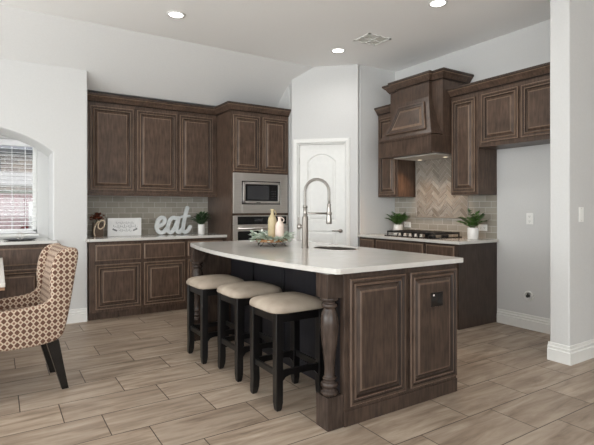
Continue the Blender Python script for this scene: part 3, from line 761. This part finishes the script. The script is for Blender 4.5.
def plate(outer, hole, z0, z1, name, mat, bev=.008, origin=(0, 0, 0)):
    bm = bmesh.new(); ring = []
    for pts in (outer, hole):
        vs = [bm.verts.new((x-origin[0], y-origin[1], z1-origin[2])) for x, y in pts]
        for i in range(len(vs)): bm.edges.new((vs[i], vs[(i+1) % len(vs)]))
    bmesh.ops.triangle_fill(bm, use_beauty=True, use_dissolve=False, edges=bm.edges[:])
    # drop faces inside the hole
    cx = sum(p[0] for p in hole)/len(hole)-origin[0]; cy = sum(p[1] for p in hole)/len(hole)-origin[1]
    hv = set(range(len(outer), len(outer)+len(hole))); bm.verts.index_update()
    bad = [f for f in bm.faces if all(v.index in hv for v in f.verts)]
    bmesh.ops.delete(bm, geom=bad, context='FACES_ONLY')
    bmesh.ops.recalc_face_normals(bm, faces=bm.faces)
    for f_ in bm.faces:
        if f_.normal.z < 0: f_.normal_flip()
    r = bmesh.ops.extrude_face_region(bm, geom=bm.faces[:])
    for g_ in r['geom']:
        if isinstance(g_, bmesh.types.BMVert): g_.co.z -= (z1-z0)
    bmesh.ops.recalc_face_normals(bm, faces=bm.faces)
    me = bpy.data.meshes.new(name); bm.to_mesh(me); bm.free(); me.materials.append(mat)
    o = bpy.data.objects.new(name, me); COL.objects.link(o); o.location = origin
    b = o.modifiers.new('bevel', 'BEVEL'); b.width = bev; b.segments = 3; b.limit_method = 'ANGLE'; b.angle_limit = math.radians(50)
    return o
wt = plate(island_top(), rrect(SX0, SX1, SY0, SY1, SR), .885, .916, 'island_worktop', M['counter'])
tag(wt, 'white quartz island worktop with curved seating edge and sink cut-out', 'worktop')
sk = thing('sink', 'oval stainless steel sink set into the island worktop', 'sink', ((SX0+SX1)/2, (SY0+SY1)/2, .70))
m = MB(); o1 = rrect(SX0-.004, SX1+.004, SY0-.004, SY1+.004, SR); cx, cy = (SX0+SX1)/2, (SY0+SY1)/2
lv = [(.955, .2150), (.955, .06), (.90, .015), (.80, 0), (.15, -.004)]
vs = []; n_ = len(o1)
for k_, z in lv: vs += [((x-cx)*k_, (y-cy)*k_, z) for x, y in o1]
fs = [(r*n_+q, r*n_+(q+1) % n_, (r+1)*n_+(q+1) % n_, (r+1)*n_+q) for r in range(len(lv)-1) for q in range(n_)]
fs.append(tuple((len(lv)-1)*n_+q for q in range(n_)))
m.add(vs, fs, 0, True); m.build('basin', M['sink'], sk)
m = MB(); m.tube([((x-cx)*.958, (y-cy)*.958, .2155) for x, y in o1], .0035, 6, closed=True); m.build('rim', M['steel'], sk)
m = MB(); m.lathe([(.0, .002), (.035, .002), (.038, -.002)], 18); m.build('drain', M['nickel'], sk)

# faucet
fc = thing('kitchen_faucet', 'tall brushed nickel spring-neck pull-down faucet on the island', 'faucet', (2.228, 3.335, .916))
m = MB(); m.lathe([(.032, 0), (.032, .006), (.027, .010), (.027, .262), (.024, .268), (.018, .274), (.016, .280)], 24); m.build('column', M['nickel'], fc)
d = Vector((.93, -.36, 0)).normalized(); RAD = .107
m = MB(); m.tube([(0, 0, .25), (0, 0, .36)], .016, 16); m.tube([(0, 0, .345), (0, 0, .365)], .020, 16); m.build('riser', M['nickel'], fc)
path = [(0, 0, .35+.135*i/6) for i in range(7)]
for i in range(1, 25): a = PI*i/24; path.append(tuple(d*(RAD-RAD*math.cos(a))+Vector((0, 0, .485+RAD*math.sin(a)))))
path += [tuple(d*2*RAD+Vector((0, 0, .485-.035*i))) for i in range(1, 4)]
# spring coils: fine tube wound round the hose
pts = [Vector(p) for p in path]; co = []
tot = [0]
for i in range(1, len(pts)): tot.append(tot[-1]+(pts[i]-pts[i-1]).length)
turns = 58; K = turns*8
side = d.cross(Vector((0, 0, 1))).normalized()
for q in range(K+1):
    sl = tot[-1]*q/K; i = 1
    while i < len(tot)-1 and tot[i] < sl: i += 1
    u = (sl-tot[i-1])/(tot[i]-tot[i-1]); p = pts[i-1].lerp(pts[i], u); tg = (pts[i]-pts[i-1]).normalized()
    nn = tg.cross(side).normalized(); a = 2*PI*q/8; co.append(p+(side*math.cos(a)+nn*math.sin(a))*.0125)
m = MB(); m.tube(co, .0028, 5); m.build('spring', M['nickel'], fc)
m = MB(); m.tube(path, .0085, 10); m.build('hose', M['nickel'], fc)
e = d*2*RAD
m = MB(); m.tube([tuple(e+Vector((0, 0, z))) for z in (.385, .37, .362, .34, .29, .24, .212, .205)], [.012, .020, .014, .018, .020, .024, .026, .022], 18); m.build('spray_head', M['nickel'], fc)
m = MB(); m.tube([(0, 0, .297), tuple(e*.88+Vector((0, 0, .297)))], .0085, 10); m.tube([tuple(e+Vector((0, 0, .285))), tuple(e+Vector((0, 0, .308)))], .0255, 18); m.build('holder_arm', M['nickel'], fc)
lf = Vector((-.84, .54, 0))
m = MB(); m.tube([(0, 0, .185), tuple(lf*.035+Vector((0, 0, .185)))], .015, 16); m.tube([tuple(lf*q_+Vector((0, 0, .185))) for q_ in (.032, .036, .046, .058, .066, .070)], [.012, .021, .026, .025, .018, .008], 16); m.tube([tuple(lf*.052+Vector((0, 0, .205))), tuple(lf*.056+Vector((0, 0, .262)))], .0045, 8); m.build('lever_handle', M['nickel'], fc)

# leaves helper
def leaf_shape(mb, p, direction, up, ln, wd, m_=0, bend=.15):
    d_ = direction.normalized(); sd = d_.cross(up)
    if sd.length < 1e-3: sd = d_.cross(Vector((1, 0, 0)))
    sd.normalize(); nn = sd.cross(d_).normalized()
    A = [p, p+d_*ln*.30+sd*wd*.5+nn*.1*wd, p+d_*ln*.65+sd*wd*.42-nn*bend*ln*.3, p+d_*ln-nn*bend*ln, p+d_*ln*.65-sd*wd*.42-nn*bend*ln*.3, p+d_*ln*.30-sd*wd*.5+nn*.1*wd, p+d_*ln*.32-nn*.12*wd, p+d_*ln*.66-nn*(bend*ln*.3+.12*wd)]
    mb.add(A, [(0, 1, 6), (1, 2, 7, 6), (2, 3, 7), (3, 4, 7), (4, 5, 6, 7), (5, 0, 6)], m_, True)

# tray with two vases and eucalyptus
ty = thing('serving_tray', 'raised honey wood serving tray with wire feet on the island', 'tray', (2.09, 3.675, .916))
m = MB(); m.lathe([(.0, .040), (.135, .040), (.142, .044), (.142, .064), (.134, .064), (.132, .050), (0, .050)], 32); m.build('tray_bowl', M['tray_wood'], ty)
for k in range(6):
    a = k*PI/3+.2; m = MB(); m.tube([(.12*math.cos(a-.25), .12*math.sin(a-.25), .041), (.13*math.cos(a), .13*math.sin(a), .004), (.12*math.cos(a+.25), .12*math.sin(a+.25), .041)], .0035, 6); m.build('wire_foot', M['iron'], ty)
def vase(name, loc, h, r, mat, label, ha):
    t = thing(name, label, 'vase', loc)
    m = MB(); m.lathe([(r*.8, 0), (r, h*.08), (r*1.02, h*.35), (r, h*.62), (r*.85, h*.72), (r*.45, h*.80), (r*.36, h*.85), (r*.38, h*.93), (r*.50, h*.98), (r*.46, h), (r*.34, h*.985), (r*.28, h*.9), (r*.28, h*.85)], 24); m.build('body', mat, t)
    m = MB(); c_, s_ = math.cos(ha), math.sin(ha); pt = []
    for k in range(9): a = -PI/2+PI*k/8; q = r*.45+abs(math.cos(a))*r*.55; pt.append((c_*q, s_*q, h*.86+h*.09*math.sin(a)))
    m.tube(pt, r*.13, 8); m.build('handle', mat, t)
    return t
vase('bottle_vase', (2.120, 3.715, .9665), .285, .040, M['ceramic_tan'], 'tall tan stoneware bottle vase with ring handle, on the tray', .0)
vase('bottle_vase', (2.145, 3.625, .9665), .215, .040, M['ceramic_blush'], 'short blush pink stoneware bottle vase with ring handle, on the tray', -.3)
eg = thing('eucalyptus_garland', 'grey-green eucalyptus garland wrapped round two vases on the tray', 'garland', (2.09, 3.675, .968))
m = MB(); st = MB()
for k in range(34):
    a = 2*PI*k/34+random.uniform(-.1, .1); r0 = .085+random.uniform(-.01, .02); p = Vector((r0*math.cos(a), r0*math.sin(a), .012)); rr = random.uniform(.06, .12)
    e_ = p+Vector((math.cos(a)*rr, math.sin(a)*rr, random.uniform(-.03, .06))); st.tube([tuple(p), tuple((p+e_)/2+Vector((0, 0, .02))), tuple(e_)], .0016, 5)
    for q in range(7):
        u = q/6; pp = p.lerp(e_, u)+Vector((0, 0, .02*4*u*(1-u))); an = a+random.choice((-1, 1))*random.uniform(.4, 1.4)
        leaf_shape(m, pp, Vector((math.cos(an), math.sin(an), random.uniform(-.2, .9))), Vector((0, 0, 1)), random.uniform(.040, .064), random.uniform(.028, .042))
m.build('leaves', M['eucalyptus'], eg); st.build('stems', M['leaf'], eg)

# ---------------------------------------------------------------- stools
def make_stool():
    t = thing('counter_stool', 'x', 'stool', (0, 0, 0), 0, 'stools along the island')
    hx, hy_ = .185, .178; zl = .604
    cs = MB()
    # cushion: domed rounded box
    n = 12; vs = []; fs = []
    def cp(u, v, zf):
        return (u*(hx+.028), v*(hy_+.024), zf)
    def sq(a, e=5.0):
        c_, s_ = math.cos(a), math.sin(a); k_ = (abs(c_)**e+abs(s_)**e)**(-1/e); return c_*k_, s_*k_
    NA = 40; lv = [(.97, 0), (1.005, .004), (1.01, .016), (1.0, .028), (.955, .042), (.82, .057), (.6, .068), (.3, .074), (.02, .075)]
    for k_, z in lv:
        for q in range(NA):
            x_, y_ = sq(2*PI*q/NA, 6 if k_ > .7 else 3.5); vs.append((x_*k_*(hx+.026), y_*k_*(hy_+.024), zl+z))
    for r in range(len(lv)-1):
        for q in range(NA): fs.append((r*NA+q, r*NA+(q+1) % NA, (r+1)*NA+(q+1) % NA, (r+1)*NA+q))
    fs.append(tuple((len(lv)-1)*NA+q for q in range(NA))); fs.append(tuple(reversed(range(NA))))
    cs.add(vs, fs, 0, True); cs.build('cushion', M['suede'], t)
    ap = MB(); ap.box(-hx+.02, hx-.02, -hy_+.006, -hy_+.024, .545, zl-.001); ap.box(-hx+.02, hx-.02, hy_-.024, hy_-.006, .545, zl-.001)
    ap.box(-hx+.006, -hx+.024, -hy_+.02, hy_-.02, .545, zl-.001); ap.box(hx-.024, hx-.006, -hy_+.02, hy_-.02, .545, zl-.001)
    ap.build('apron', M['black_paint'], t, bevel=.002)
    for sx in (-1, 1):
        for sy in (-1, 1):
            L_ = MB(); vs = []; fs = []
            lv = [(0, .015, .006), (.012, .019, .004), (.05, .024, .0), (.11, .0245, -.003), (.20, .0245, 0), (.45, .0245, 0), (zl-.001, .0245, 0)]
            for z, r, off in lv:
                cx, cy = sx*(hx-.0215+off*.6), sy*(hy_-.0215+off)
                vs += [(cx-r, cy-r, z), (cx+r, cy-r, z), (cx+r, cy+r, z), (cx-r, cy+r, z)]
            for r in range(len(lv)-1):
                for q in range(4): fs.append((r*4+q, r*4+(q+1) % 4, (r+1)*4+(q+1) % 4, (r+1)*4+q))
            fs += [(3, 2, 1, 0), tuple((len(lv)-1)*4+q for q in range(4))]
            L_.add(vs, fs); L_.build('leg', M['black_paint'], t, bevel=.003)
    for sy in (-1, 1):
        s_ = MB(); s_.box(-hx+.04, hx-.04, sy*(hy_-.022)-.009, sy*(hy_-.022)+.009, .205, .243); 
        for sx in (-1, 1):
            P = [(sx*(hx-.041), .205), (sx*(hx-.041), .130), (sx*(hx-.050), .172), (sx*(hx-.075), .197), (sx*(hx-.105), .205)]
            s_.prism(P, sy*(hy_-.022)-.008, sy*(hy_-.022)+.008, 'y')
        s_.build('stretcher', M['black_paint'], t)
    for sx in (-1, 1):
        s_ = MB(); s_.box(sx*(hx-.022)-.009, sx*(hx-.022)+.009, -hy_+.04, hy_-.04, .205, .243); s_.build('stretcher', M['black_paint'], t, bevel=.002)
    return t
st0 = make_stool()
spots = [((1.632, 2.660), 'black wood stool with taupe cushion beside the near turned post, nearest stool'),
         ((1.640, 3.235), 'black wood stool with taupe cushion, middle one of three at the island'),
         ((1.570, 3.735), 'black wood stool with taupe cushion, farthest from the camera at the island')]
for i, ((x, y), lb) in enumerate(spots):
    if i == 0: st0.location = (x, y, 0); st0['label'] = lb
    else: dup(st0, (x, y, 0), 0, lb)

# ---------------------------------------------------------------- wing chair (faces -x) and table
ch = thing('wing_chair', 'trellis-patterned upholstered wing chair with black legs at the dining table', 'armchair', (.115, 3.80, 0), math.radians(5.5))
def smooth_poly(P, it=2):
    for _ in range(it):
        Q = []
        for i in range(len(P)):
            a, b = Vector(P[i]), Vector(P[(i+1) % len(P)]); Q += [tuple(a*.75+b*.25), tuple(a*.25+b*.75)]
        P = Q
    return P
side_p = [(-.30, .365), (-.10, .335), (.12, .340), (.225, .365), (.255, .44), (.285, .60), (.315, .80), (.340, .94), (.325, .985), (.265, .985), (.205, .955), (.172, .88), (.158, .78), (.160, .70), (.165, .66), (.135, .617), (.03, .60), (-.22, .59), (-.31, .57), (-.335, .48)]
sp_ = smooth_poly(side_p, 2)
for sy in (-1, 1):
    m = MB(); m.prism(sp_, sy*.282 if sy < 0 else .215, -.215 if sy < 0 else .282, 'y'); m.build('wing_side', M['trellis'], ch, bevel=.022, seg=4, smooth=True)
bp_ = smooth_poly([(.20, .35), (.225, .365), (.255, .44), (.285, .60), (.318, .80), (.345, .93), (.33, .975), (.275, .98), (.235, .95), (.205, .80), (.175, .60), (.16, .40)], 2)
m = MB(); m.prism(bp_, -.218, .218, 'y'); m.build('backrest', M['trellis'], ch, bevel=.012, seg=3)
m = MB(); m.box(-.335, .17, -.212, .212, .43, .53); m.build('seat_cushion', M['trellis'], ch, bevel=.03, seg=4)
m = MB(); m.box(-.31, .20, -.225, .225, .345, .43); m.build('seat_frame', M['trellis'], ch, bevel=.01)
for sy in (-1, 1):
    m = MB(); y = sy*.205
    m.hexa([(.240, y-.020, 0), (.282, y-.020, 0), (.282, y+.020, 0), (.240, y+.020, 0)], [(.192, y-.026, .17), (.250, y-.026, .17), (.250, y+.026, .17), (.192, y+.026, .17)])
    m.hexa([(.192, y-.026, .17), (.250, y-.026, .17), (.250, y+.026, .17), (.192, y+.026, .17)], [(.140, y-.032, .35), (.218, y-.032, .35), (.218, y+.032, .35), (.140, y+.032, .35)])
    m.build('leg', M['chair_leg'], ch)
    m = MB(); m.hexa([(-.268, y-.016, 0), (-.236, y-.016, 0), (-.236, y+.016, 0), (-.268, y+.016, 0)], [(-.28, y-.024, .36), (-.23, y-.024, .36), (-.23, y+.024, .36), (-.28, y+.024, .36)]); m.build('leg', M['chair_leg'], ch)

tb = thing('dining_table', 'pale topped wooden dining table at the left edge, in front of the patterned chair', 'table', (-.515, 4.48, .012))
m = MB(); m.box(-.55, .555, -.93, .93, .735, .76); m.build('tabletop', M['table'], tb, bevel=.004)
m = MB(); m.box(-.55, .553, -.93, .93, .715, .7345); m.build('edge_band', M['table_edge'], tb, bevel=.002)
m = MB(); m.box(-.33, .33, -.82, .82, .63, .714); m.build('apron', M['table_edge'], tb)
for sx in (-1, 1):
    for sy in (-1, 1):
        m = MB(); m.box(sx*.27-.04, sx*.27+.04, sy*.78-.04, sy*.78+.04, -.012, .629); m.build('leg', M['table_edge'], tb, bevel=.004)
m = MB(); m.box(-.03, .45, -.17, .17, 0, .006); tag(m.build('placemat', M['slate_cloth'], loc=(-.45, 4.48, .7725)), 'slate blue placemat lying on the pale dining table', 'placemat')

# ---------------------------------------------------------------- things on the left worktop
def plant(name, label, loc, ph, pr, n, spread, h, mat, ll=.06, seed=1, group=None, kx=1, ky=1):
    random.seed(seed); t = thing(name, label, 'potted plant', loc, 0, group)
    m = MB(); m.lathe([(pr*.92, 0), (pr*.96, .004), (pr, ph*.5), (pr, ph-.004), (pr*.97, ph), (pr*.88, ph), (pr*.88, ph-.02)], 28); m.build('pot', M['ceramic'], t)
    m = MB(); m.lathe([(0.0, ph-.018), (pr*.88, ph-.018)], 20, cap=False); m.build('soil', M['soil'], t)
    f_ = MB(); s_ = MB()
    for k in range(n):
        a = 2*PI*k/n+random.uniform(-.3, .3); out = spread*random.uniform(.35, 1.0); hh = h*random.uniform(.55, 1.05)*(1.15-.4*out/spread)
        b0 = Vector((math.cos(a)*pr*.3, math.sin(a)*pr*.3, ph-.02)); pts = []
        for q in range(8):
            u = q/7; pts.append(b0+Vector((math.cos(a)*out*u**1.4, math.sin(a)*out*u**1.4, hh*(u-.25*u*u)*1.2)))
        s_.tube([tuple(p) for p in pts], .0022, 5)
        for q in range(2, 8):
            dirn = (pts[q]-pts[q-1]).normalized()
            for sd in (-1, 1):
                side_ = dirn.cross(Vector((0, 0, 1))).normalized()*sd
                leaf_shape(f_, pts[q], (side_*.9+dirn*.7+Vector((0, 0, random.uniform(-.2, .4)))), Vector((0, 0, 1)), ll*random.uniform(.7, 1.05), ll*.60)
        leaf_shape(f_, pts[-1], (pts[-1]-pts[-2]), Vector((0, 0, 1)), ll, ll*.6)
    for q_ in (f_, s_): q_.xf(Matrix.Diagonal((kx, ky, 1, 1)))
    f_.build('leaves', mat, t); s_.build('stems', mat, t); return t
plant('potted_plant', 'dark green plant in small white pot beside the eat sign', (2.265, 5.86, .9155), .13, .045, 18, .115, .18, M['leaf_dark'], .052, 3)
plant('potted_plant', 'green plant in white pot at the right end of the cooktop counter', (4.455, 3.30, .9155), .125, .060, 22, .17, .21, M['leaf'], .060, 5, None, .62, .85)
plant('potted_plant', 'green plant in white pot behind the cooktop, near the pantry corner', (4.46, 4.46, .9155), .125, .060, 22, .16, .19, M['leaf'], .060, 8, None, .62, 1)

# eat sign: three thick script letters
sg = thing('word_sign', 'standing grey metal sign spelling eat in script letters', 'sign', (1.672, 5.98, .915), 0)
def stroke(mb, pts, w_, d0, d1):
    """fat rounded ribbon in the xz plane, thickness along y"""
    # smooth
    P = [Vector((p[0]*.93, p[1])) for p in pts]; Q = []
    for i in range(len(P)-1):
        p0, p1, p2, p3 = P[max(i-1, 0)], P[i], P[i+1], P[min(i+2, len(P)-1)]
        for k in range(6):
            t_ = k/6; Q.append(.5*((2*p1)+(-p0+p2)*t_+(2*p0-5*p1+4*p2-p3)*t_*t_+(-p0+3*p1-3*p2+p3)*t_**3))
    Q.append(P[-1]); n = len(Q); L_, R_ = [], []
    for i in range(n):
        dd = (Q[min(i+1, n-1)]-Q[max(i-1, 0)]).normalized(); nn = Vector((-dd.y, dd.x)); L_.append(Q[i]+nn*w_/2); R_.append(Q[i]-nn*w_/2)
    vs = []
    for i in range(n):
        e0 = d0-.0016*i/n; vs += [(L_[i].x, e0, L_[i].y), (R_[i].x, e0, R_[i].y), (L_[i].x, d1, L_[i].y), (R_[i].x, d1, R_[i].y)]
    fs = []
    for i in range(n-1): a = i*4; b = a+4; fs += [(a, a+1, b+1, b), (a+2, b+2, b+3, a+3), (a, b, b+2, a+2), (a+1, a+3, b+3, b+1)]
    fs += [(0, 2, 3, 1), ((n-1)*4, (n-1)*4+1, (n-1)*4+3, (n-1)*4+2)]
    mb.add(vs, fs)
    for e_, dd0 in ((Q[0], d0+.0006), (Q[-1], d0-.0022)):
        b0 = len(mb.v); mb.lathe([(w_/2, dd0), (w_/2, d1)], 20, (0, 0, 0), smooth=False)
        for i in range(b0, len(mb.v)): x, y, z = mb.v[i]; mb.v[i] = (e_.x+x, z, e_.y+y)
m = MB(); stroke(m, [(.035, .105), (.10, .125), (.145, .165), (.145, .205), (.115, .222), (.075, .205), (.048, .155), (.040, .095), (.060, .045), (.10, .028), (.145, .045), (.185, .085)], .048, -.016, .016)
m.build('letter_e', M['grey_metal'], sg)
m = MB(); stroke(m, [(.315, .205), (.275, .220), (.230, .195), (.200, .135), (.190, .080), (.205, .038), (.240, .030), (.285, .075), (.325, .160), (.338, .215)], .048, -.0155, .0155)
stroke(m, [(.345, .215), (.328, .140), (.318, .080), (.325, .040), (.355, .030), (.385, .060)], .048, -.0205, .0165); m.build('letter_a', M['grey_metal'], sg)
m = MB(); stroke(m, [(.475, .345), (.450, .270), (.425, .170), (.410, .090), (.415, .042), (.445, .028), (.485, .050), (.515, .095)], .048, -.016, .016); stroke(m, [(.385, .228), (.44, .238), (.50, .238)], .032, -.0205, .0125)
m.build('letter_t', M['grey_metal'], sg)

# white lettered board
sb = thing('lettered_board', 'whitewashed board with faint grey script leaning near the beaded flower box', 'sign', (1.115, 5.95, .9155))
m = MB(); m.box(0, .395, 0, .03, 0, .222); m.build('board', M['sign_white'], sb, bevel=.003)
m = MB()
def scrawl(x0, x1, z, amp, n, sd):
    random.seed(sd); pts = []
    K = n*8
    for i in range(K+1):
        u = i/K; a = u*n*2*PI; pts.append((x0+(x1-x0)*u+.25*amp*math.cos(a), -.001, z+amp*.5*math.sin(a)*(1+.8*math.sin(a*.37+sd))))
    m.tube(pts, .0016, 4)
scrawl(.09, .30, .165, .020, 9, 1); scrawl(.06, .34, .120, .028, 11, 2); scrawl(.125, .27, .072, .024, 7, 4)
m.build('script', M['ink'], sb)
for cx, an in ((.085, 2.7), (.315, .45)):
    m = MB()
    for k in range(-3, 4):
        for sd in (-1, 1): leaf_shape(m, Vector((cx+k*.008*math.cos(an), -.0015, .075+k*.008*math.sin(an))), Vector((math.cos(an+sd*.7), 0, math.sin(an+sd*.7))), Vector((0, 1, 0)), .016, .007, bend=0)
    m.build('leaf_sprig', M['ink_dark'], sb)

# wooden flower box with rust blooms and a bead loop
fb = thing('flower_box', 'small dark crate vase of rust coloured blooms in the left worktop corner', 'flower box', (1.015, 6.02, .9155))
m = MB(); m.box(-.055, .055, -.045, .045, 0, .012); m.box(-.055, .055, -.045, -.035, .012, .17); m.box(-.055, .055, .035, .045, .012, .17); m.box(-.055, -.045, -.035, .035, .012, .17); m.box(.045, .055, -.035, .035, .012, .17)
m.build('crate', M['crate'], fb, bevel=.002)
m = MB(); random.seed(4)
for k in range(130):
    th = random.uniform(0, 2*PI); ph = random.uniform(-.3, 1.5); r = random.uniform(.03, .07)
    c_ = Vector((math.cos(th)*math.cos(ph)*r*1.2-.01, math.sin(th)*math.cos(ph)*r*.8, .215+math.sin(ph)*r)); leaf_shape(m, c_, Vector((random.uniform(-1, 1), random.uniform(-1, 1), random.uniform(-.6, 1))), Vector((0, 0, 1)), .032, .024)
m.build('blooms', M['rust_leaf'], fb)
m = MB()
for k in range(9): a = k*.7; m.tube([(.02*math.cos(a), .02*math.sin(a), .02), (.035*math.cos(a), .03*math.sin(a), .20)], .002, 5)
m.build('stems', M['leaf_dark'], fb)
bd = MB(); pts = []
for k in range(20): a = k/20*2*PI; pts.append((.028+.036*math.cos(a)+.012*math.sin(a), 0, .145+.052*math.sin(a)))
for k in range(12): u = k/11; pts.append((-.010-.045*math.sin(u*2.2)+.0, -.004, .185-.170*u))
for x, y, z in pts: bd.lathe([(0.0001, -.008), (.007, -.007), (.0100, 0), (.007, .007), (.0001, .009)], 10, (x, y-.058, z))
gl = bd.build('bead_garland', M['bead_wood'], loc=(1.015, 6.01, .9155)); tag(gl, 'loop of pale wooden beads hanging on the dark crate vase', 'garland')

# metal ornament on the window ledge
orn = thing('ornament_tray', 'low dark dish with a silver wire knot on the window ledge', 'ornament', (.20, 5.80, .9155))
m = MB(); m.lathe([(0, 0), (.10, 0), (.15, .010), (.155, .016), (.145, .014), (.10, .006), (0, .006)], 30); m.build('dish', M['iron'], orn)
m = MB()
for k in range(3):
    a = k*PI/3; m.tube([(.035*math.cos(t_)*math.cos(a), .035*math.cos(t_)*math.sin(a), .044+.035*math.sin(t_)) for t_ in [2*PI*i/24 for i in range(24)]], .0035, 6, closed=True)
m.build('wire_knot', M['steel'], orn)

# ---------------------------------------------------------------- small wall fittings
def fitting(name, label, cat, loc, rotz, kind, w_=.075, h_=.118, group=None):
    t = thing(name, label, cat, loc, rotz, group)
    m = MB(); m.box(-w_/2, w_/2, -.006, 0, 0, h_); m.build('cover_plate', M['plastic'], t, bevel=.002)
    if kind == 'outlet':
        for cx, z in (((0, h_*.28), (0, h_*.72)) if h_ > w_ else ((-w_*.22, h_/2), (w_*.22, h_/2))):
            m = MB(); m.box(cx-.017, cx+.017, -.0085, -.006, z-.016, z+.016); q = m.build('socket', M['plastic'], t, bevel=.003)
            m = MB(); m.box(cx-.008, cx-.0055, -.009, -.0085, z-.004, z+.007); m.box(cx+.0055, cx+.008, -.009, -.0085, z-.004, z+.007); m.box(cx-.0025, cx+.0025, -.009, -.0085, z-.012, z-.008); m.build('slots', M['iron'], q)
    elif kind == 'switch':
        m = MB(); m.box(-.016, .016, -.0085, -.006, h_*.22, h_*.78); m.build('rocker', M['plastic'], t, bevel=.002)
        m = MB()
        for z in (h_*.08, h_*.92): m.tube([(0, -.006, z), (0, -.0072, z)], .003, 8)
        m.build('screws', M['nickel'], t)
    return t
fitting('wall_outlet', 'white outlet on the wall of the empty fridge space', 'outlet', (4.649, 2.754, 1.09), RR, 'outlet')
fitting('wall_outlet', 'white outlet on tile behind the plant near the fridge space', 'outlet', (4.6405, 3.305, 1.0), RR, 'outlet', .115, .075)
fitting('wall_outlet', 'white outlet on tile between the far plant and the cooktop', 'outlet', (4.6405, 4.46, 1.0), RR, 'outlet', .115, .075)
fitting('light_switch', 'white rocker switch on the partition wall at the right edge', 'switch', (4.045, 1.9595, 1.145), 0, 'switch', .072, .122)
vb = thing('water_valve_box', 'round white wall fitting with dark valve above the nook baseboard', 'valve', (4.649, 2.765, .345), RR)
m = MB(); b0 = 0; m.lathe([(.052, 0), (.052, .008), (.046, .014), (.034, .014), (.034, .002), (0, .002)], 24); m.xf(Matrix.Rotation(PI/2, 4, 'X')); m.build('ring', M['white'], vb)
m = MB(); m.tube([(0, -.0025, 0), (0, -.035, 0)], .014, 12); m.tube([(0, -.02, .005), (0.004, -.028, .030)], .008, 8); m.build('valve', M['iron'], vb)

# ceiling fittings
def can(x, y, lb, on=True):
    t = thing('recessed_light', lb, 'ceiling light', (x, y, Z), 0, 'recessed ceiling lights')
    m = MB(); m.lathe([(.066, -.004), (.070, -.010), (.088, -.006), (.090, -.0005), (.066, -.0005)], 32, cap=False); m.build('trim_ring', M['white'], t)
    m = MB(); m.lathe([(.0001, -.003), (.067, -.003)], 32, cap=False); m.build('lens', M['lamp'], t)
    d = bpy.data.lights.new('can_light', 'SPOT'); d.energy = 12; d.color = (1, .965, .92); d.spot_size = math.radians(165); d.spot_blend = 1; d.shadow_soft_size = .07
    lo = bpy.data.objects.new('can_light', d); COL.objects.link(lo); lo.parent = t; lo.location = (0, 0, -.02)
can(1.462, 4.455, 'lit recessed ceiling light above the far end of the island')
can(3.427, 4.42, 'lit recessed ceiling light nearest the white pantry wall')
can(3.408, 2.90, 'lit recessed ceiling light cut by the top of the photo')
can(1.462, 2.86, 'added recessed fill light above the near end of the island, out of the photo')  # this and the two below: unseen lamps added to lift the walls
can(-.52, 3.2, 'added recessed fill light above the dining table, out of the photo')
can(1.2, 0.3, 'added recessed fill light near the camera, out of the photo')

vt = thing('ceiling_vent', 'white louvred ceiling air vent between two recessed lights', 'vent', (3.53, 3.93, Z))
m = MB(); hw, hh = .16, .135
for (x0, x1, y0, y1) in ((-hw, hw, -hh, -hh+.025), (-hw, hw, hh-.025, hh), (-hw, -hw+.025, -hh, hh), (hw-.025, hw, -hh, hh), (-.008, .008, -hh, hh), (-hw, hw, -.008, .008)): m.box(x0, x1, y0, y1, -.010, -.0005)
m.build('grille_frame', M['plastic'], vt)
m = MB(); m.box(-hw+.02, hw-.02, -hh+.02, hh-.02, -.0025, -.0005); m.build('duct_backing', M['plastic'], vt)
m = MB(); y = -hh+.032
while y < hh-.03:
    m.hexa([(-hw+.02, y, -.009), (hw-.02, y, -.009), (hw-.02, y+.011, -.004), (-hw+.02, y+.011, -.004)], [(-hw+.02, y+.001, -.008), (hw-.02, y+.001, -.008), (hw-.02, y+.012, -.003), (-hw+.02, y+.012, -.003)]); y += .0145
m.build('louvres', M['plastic'], vt)
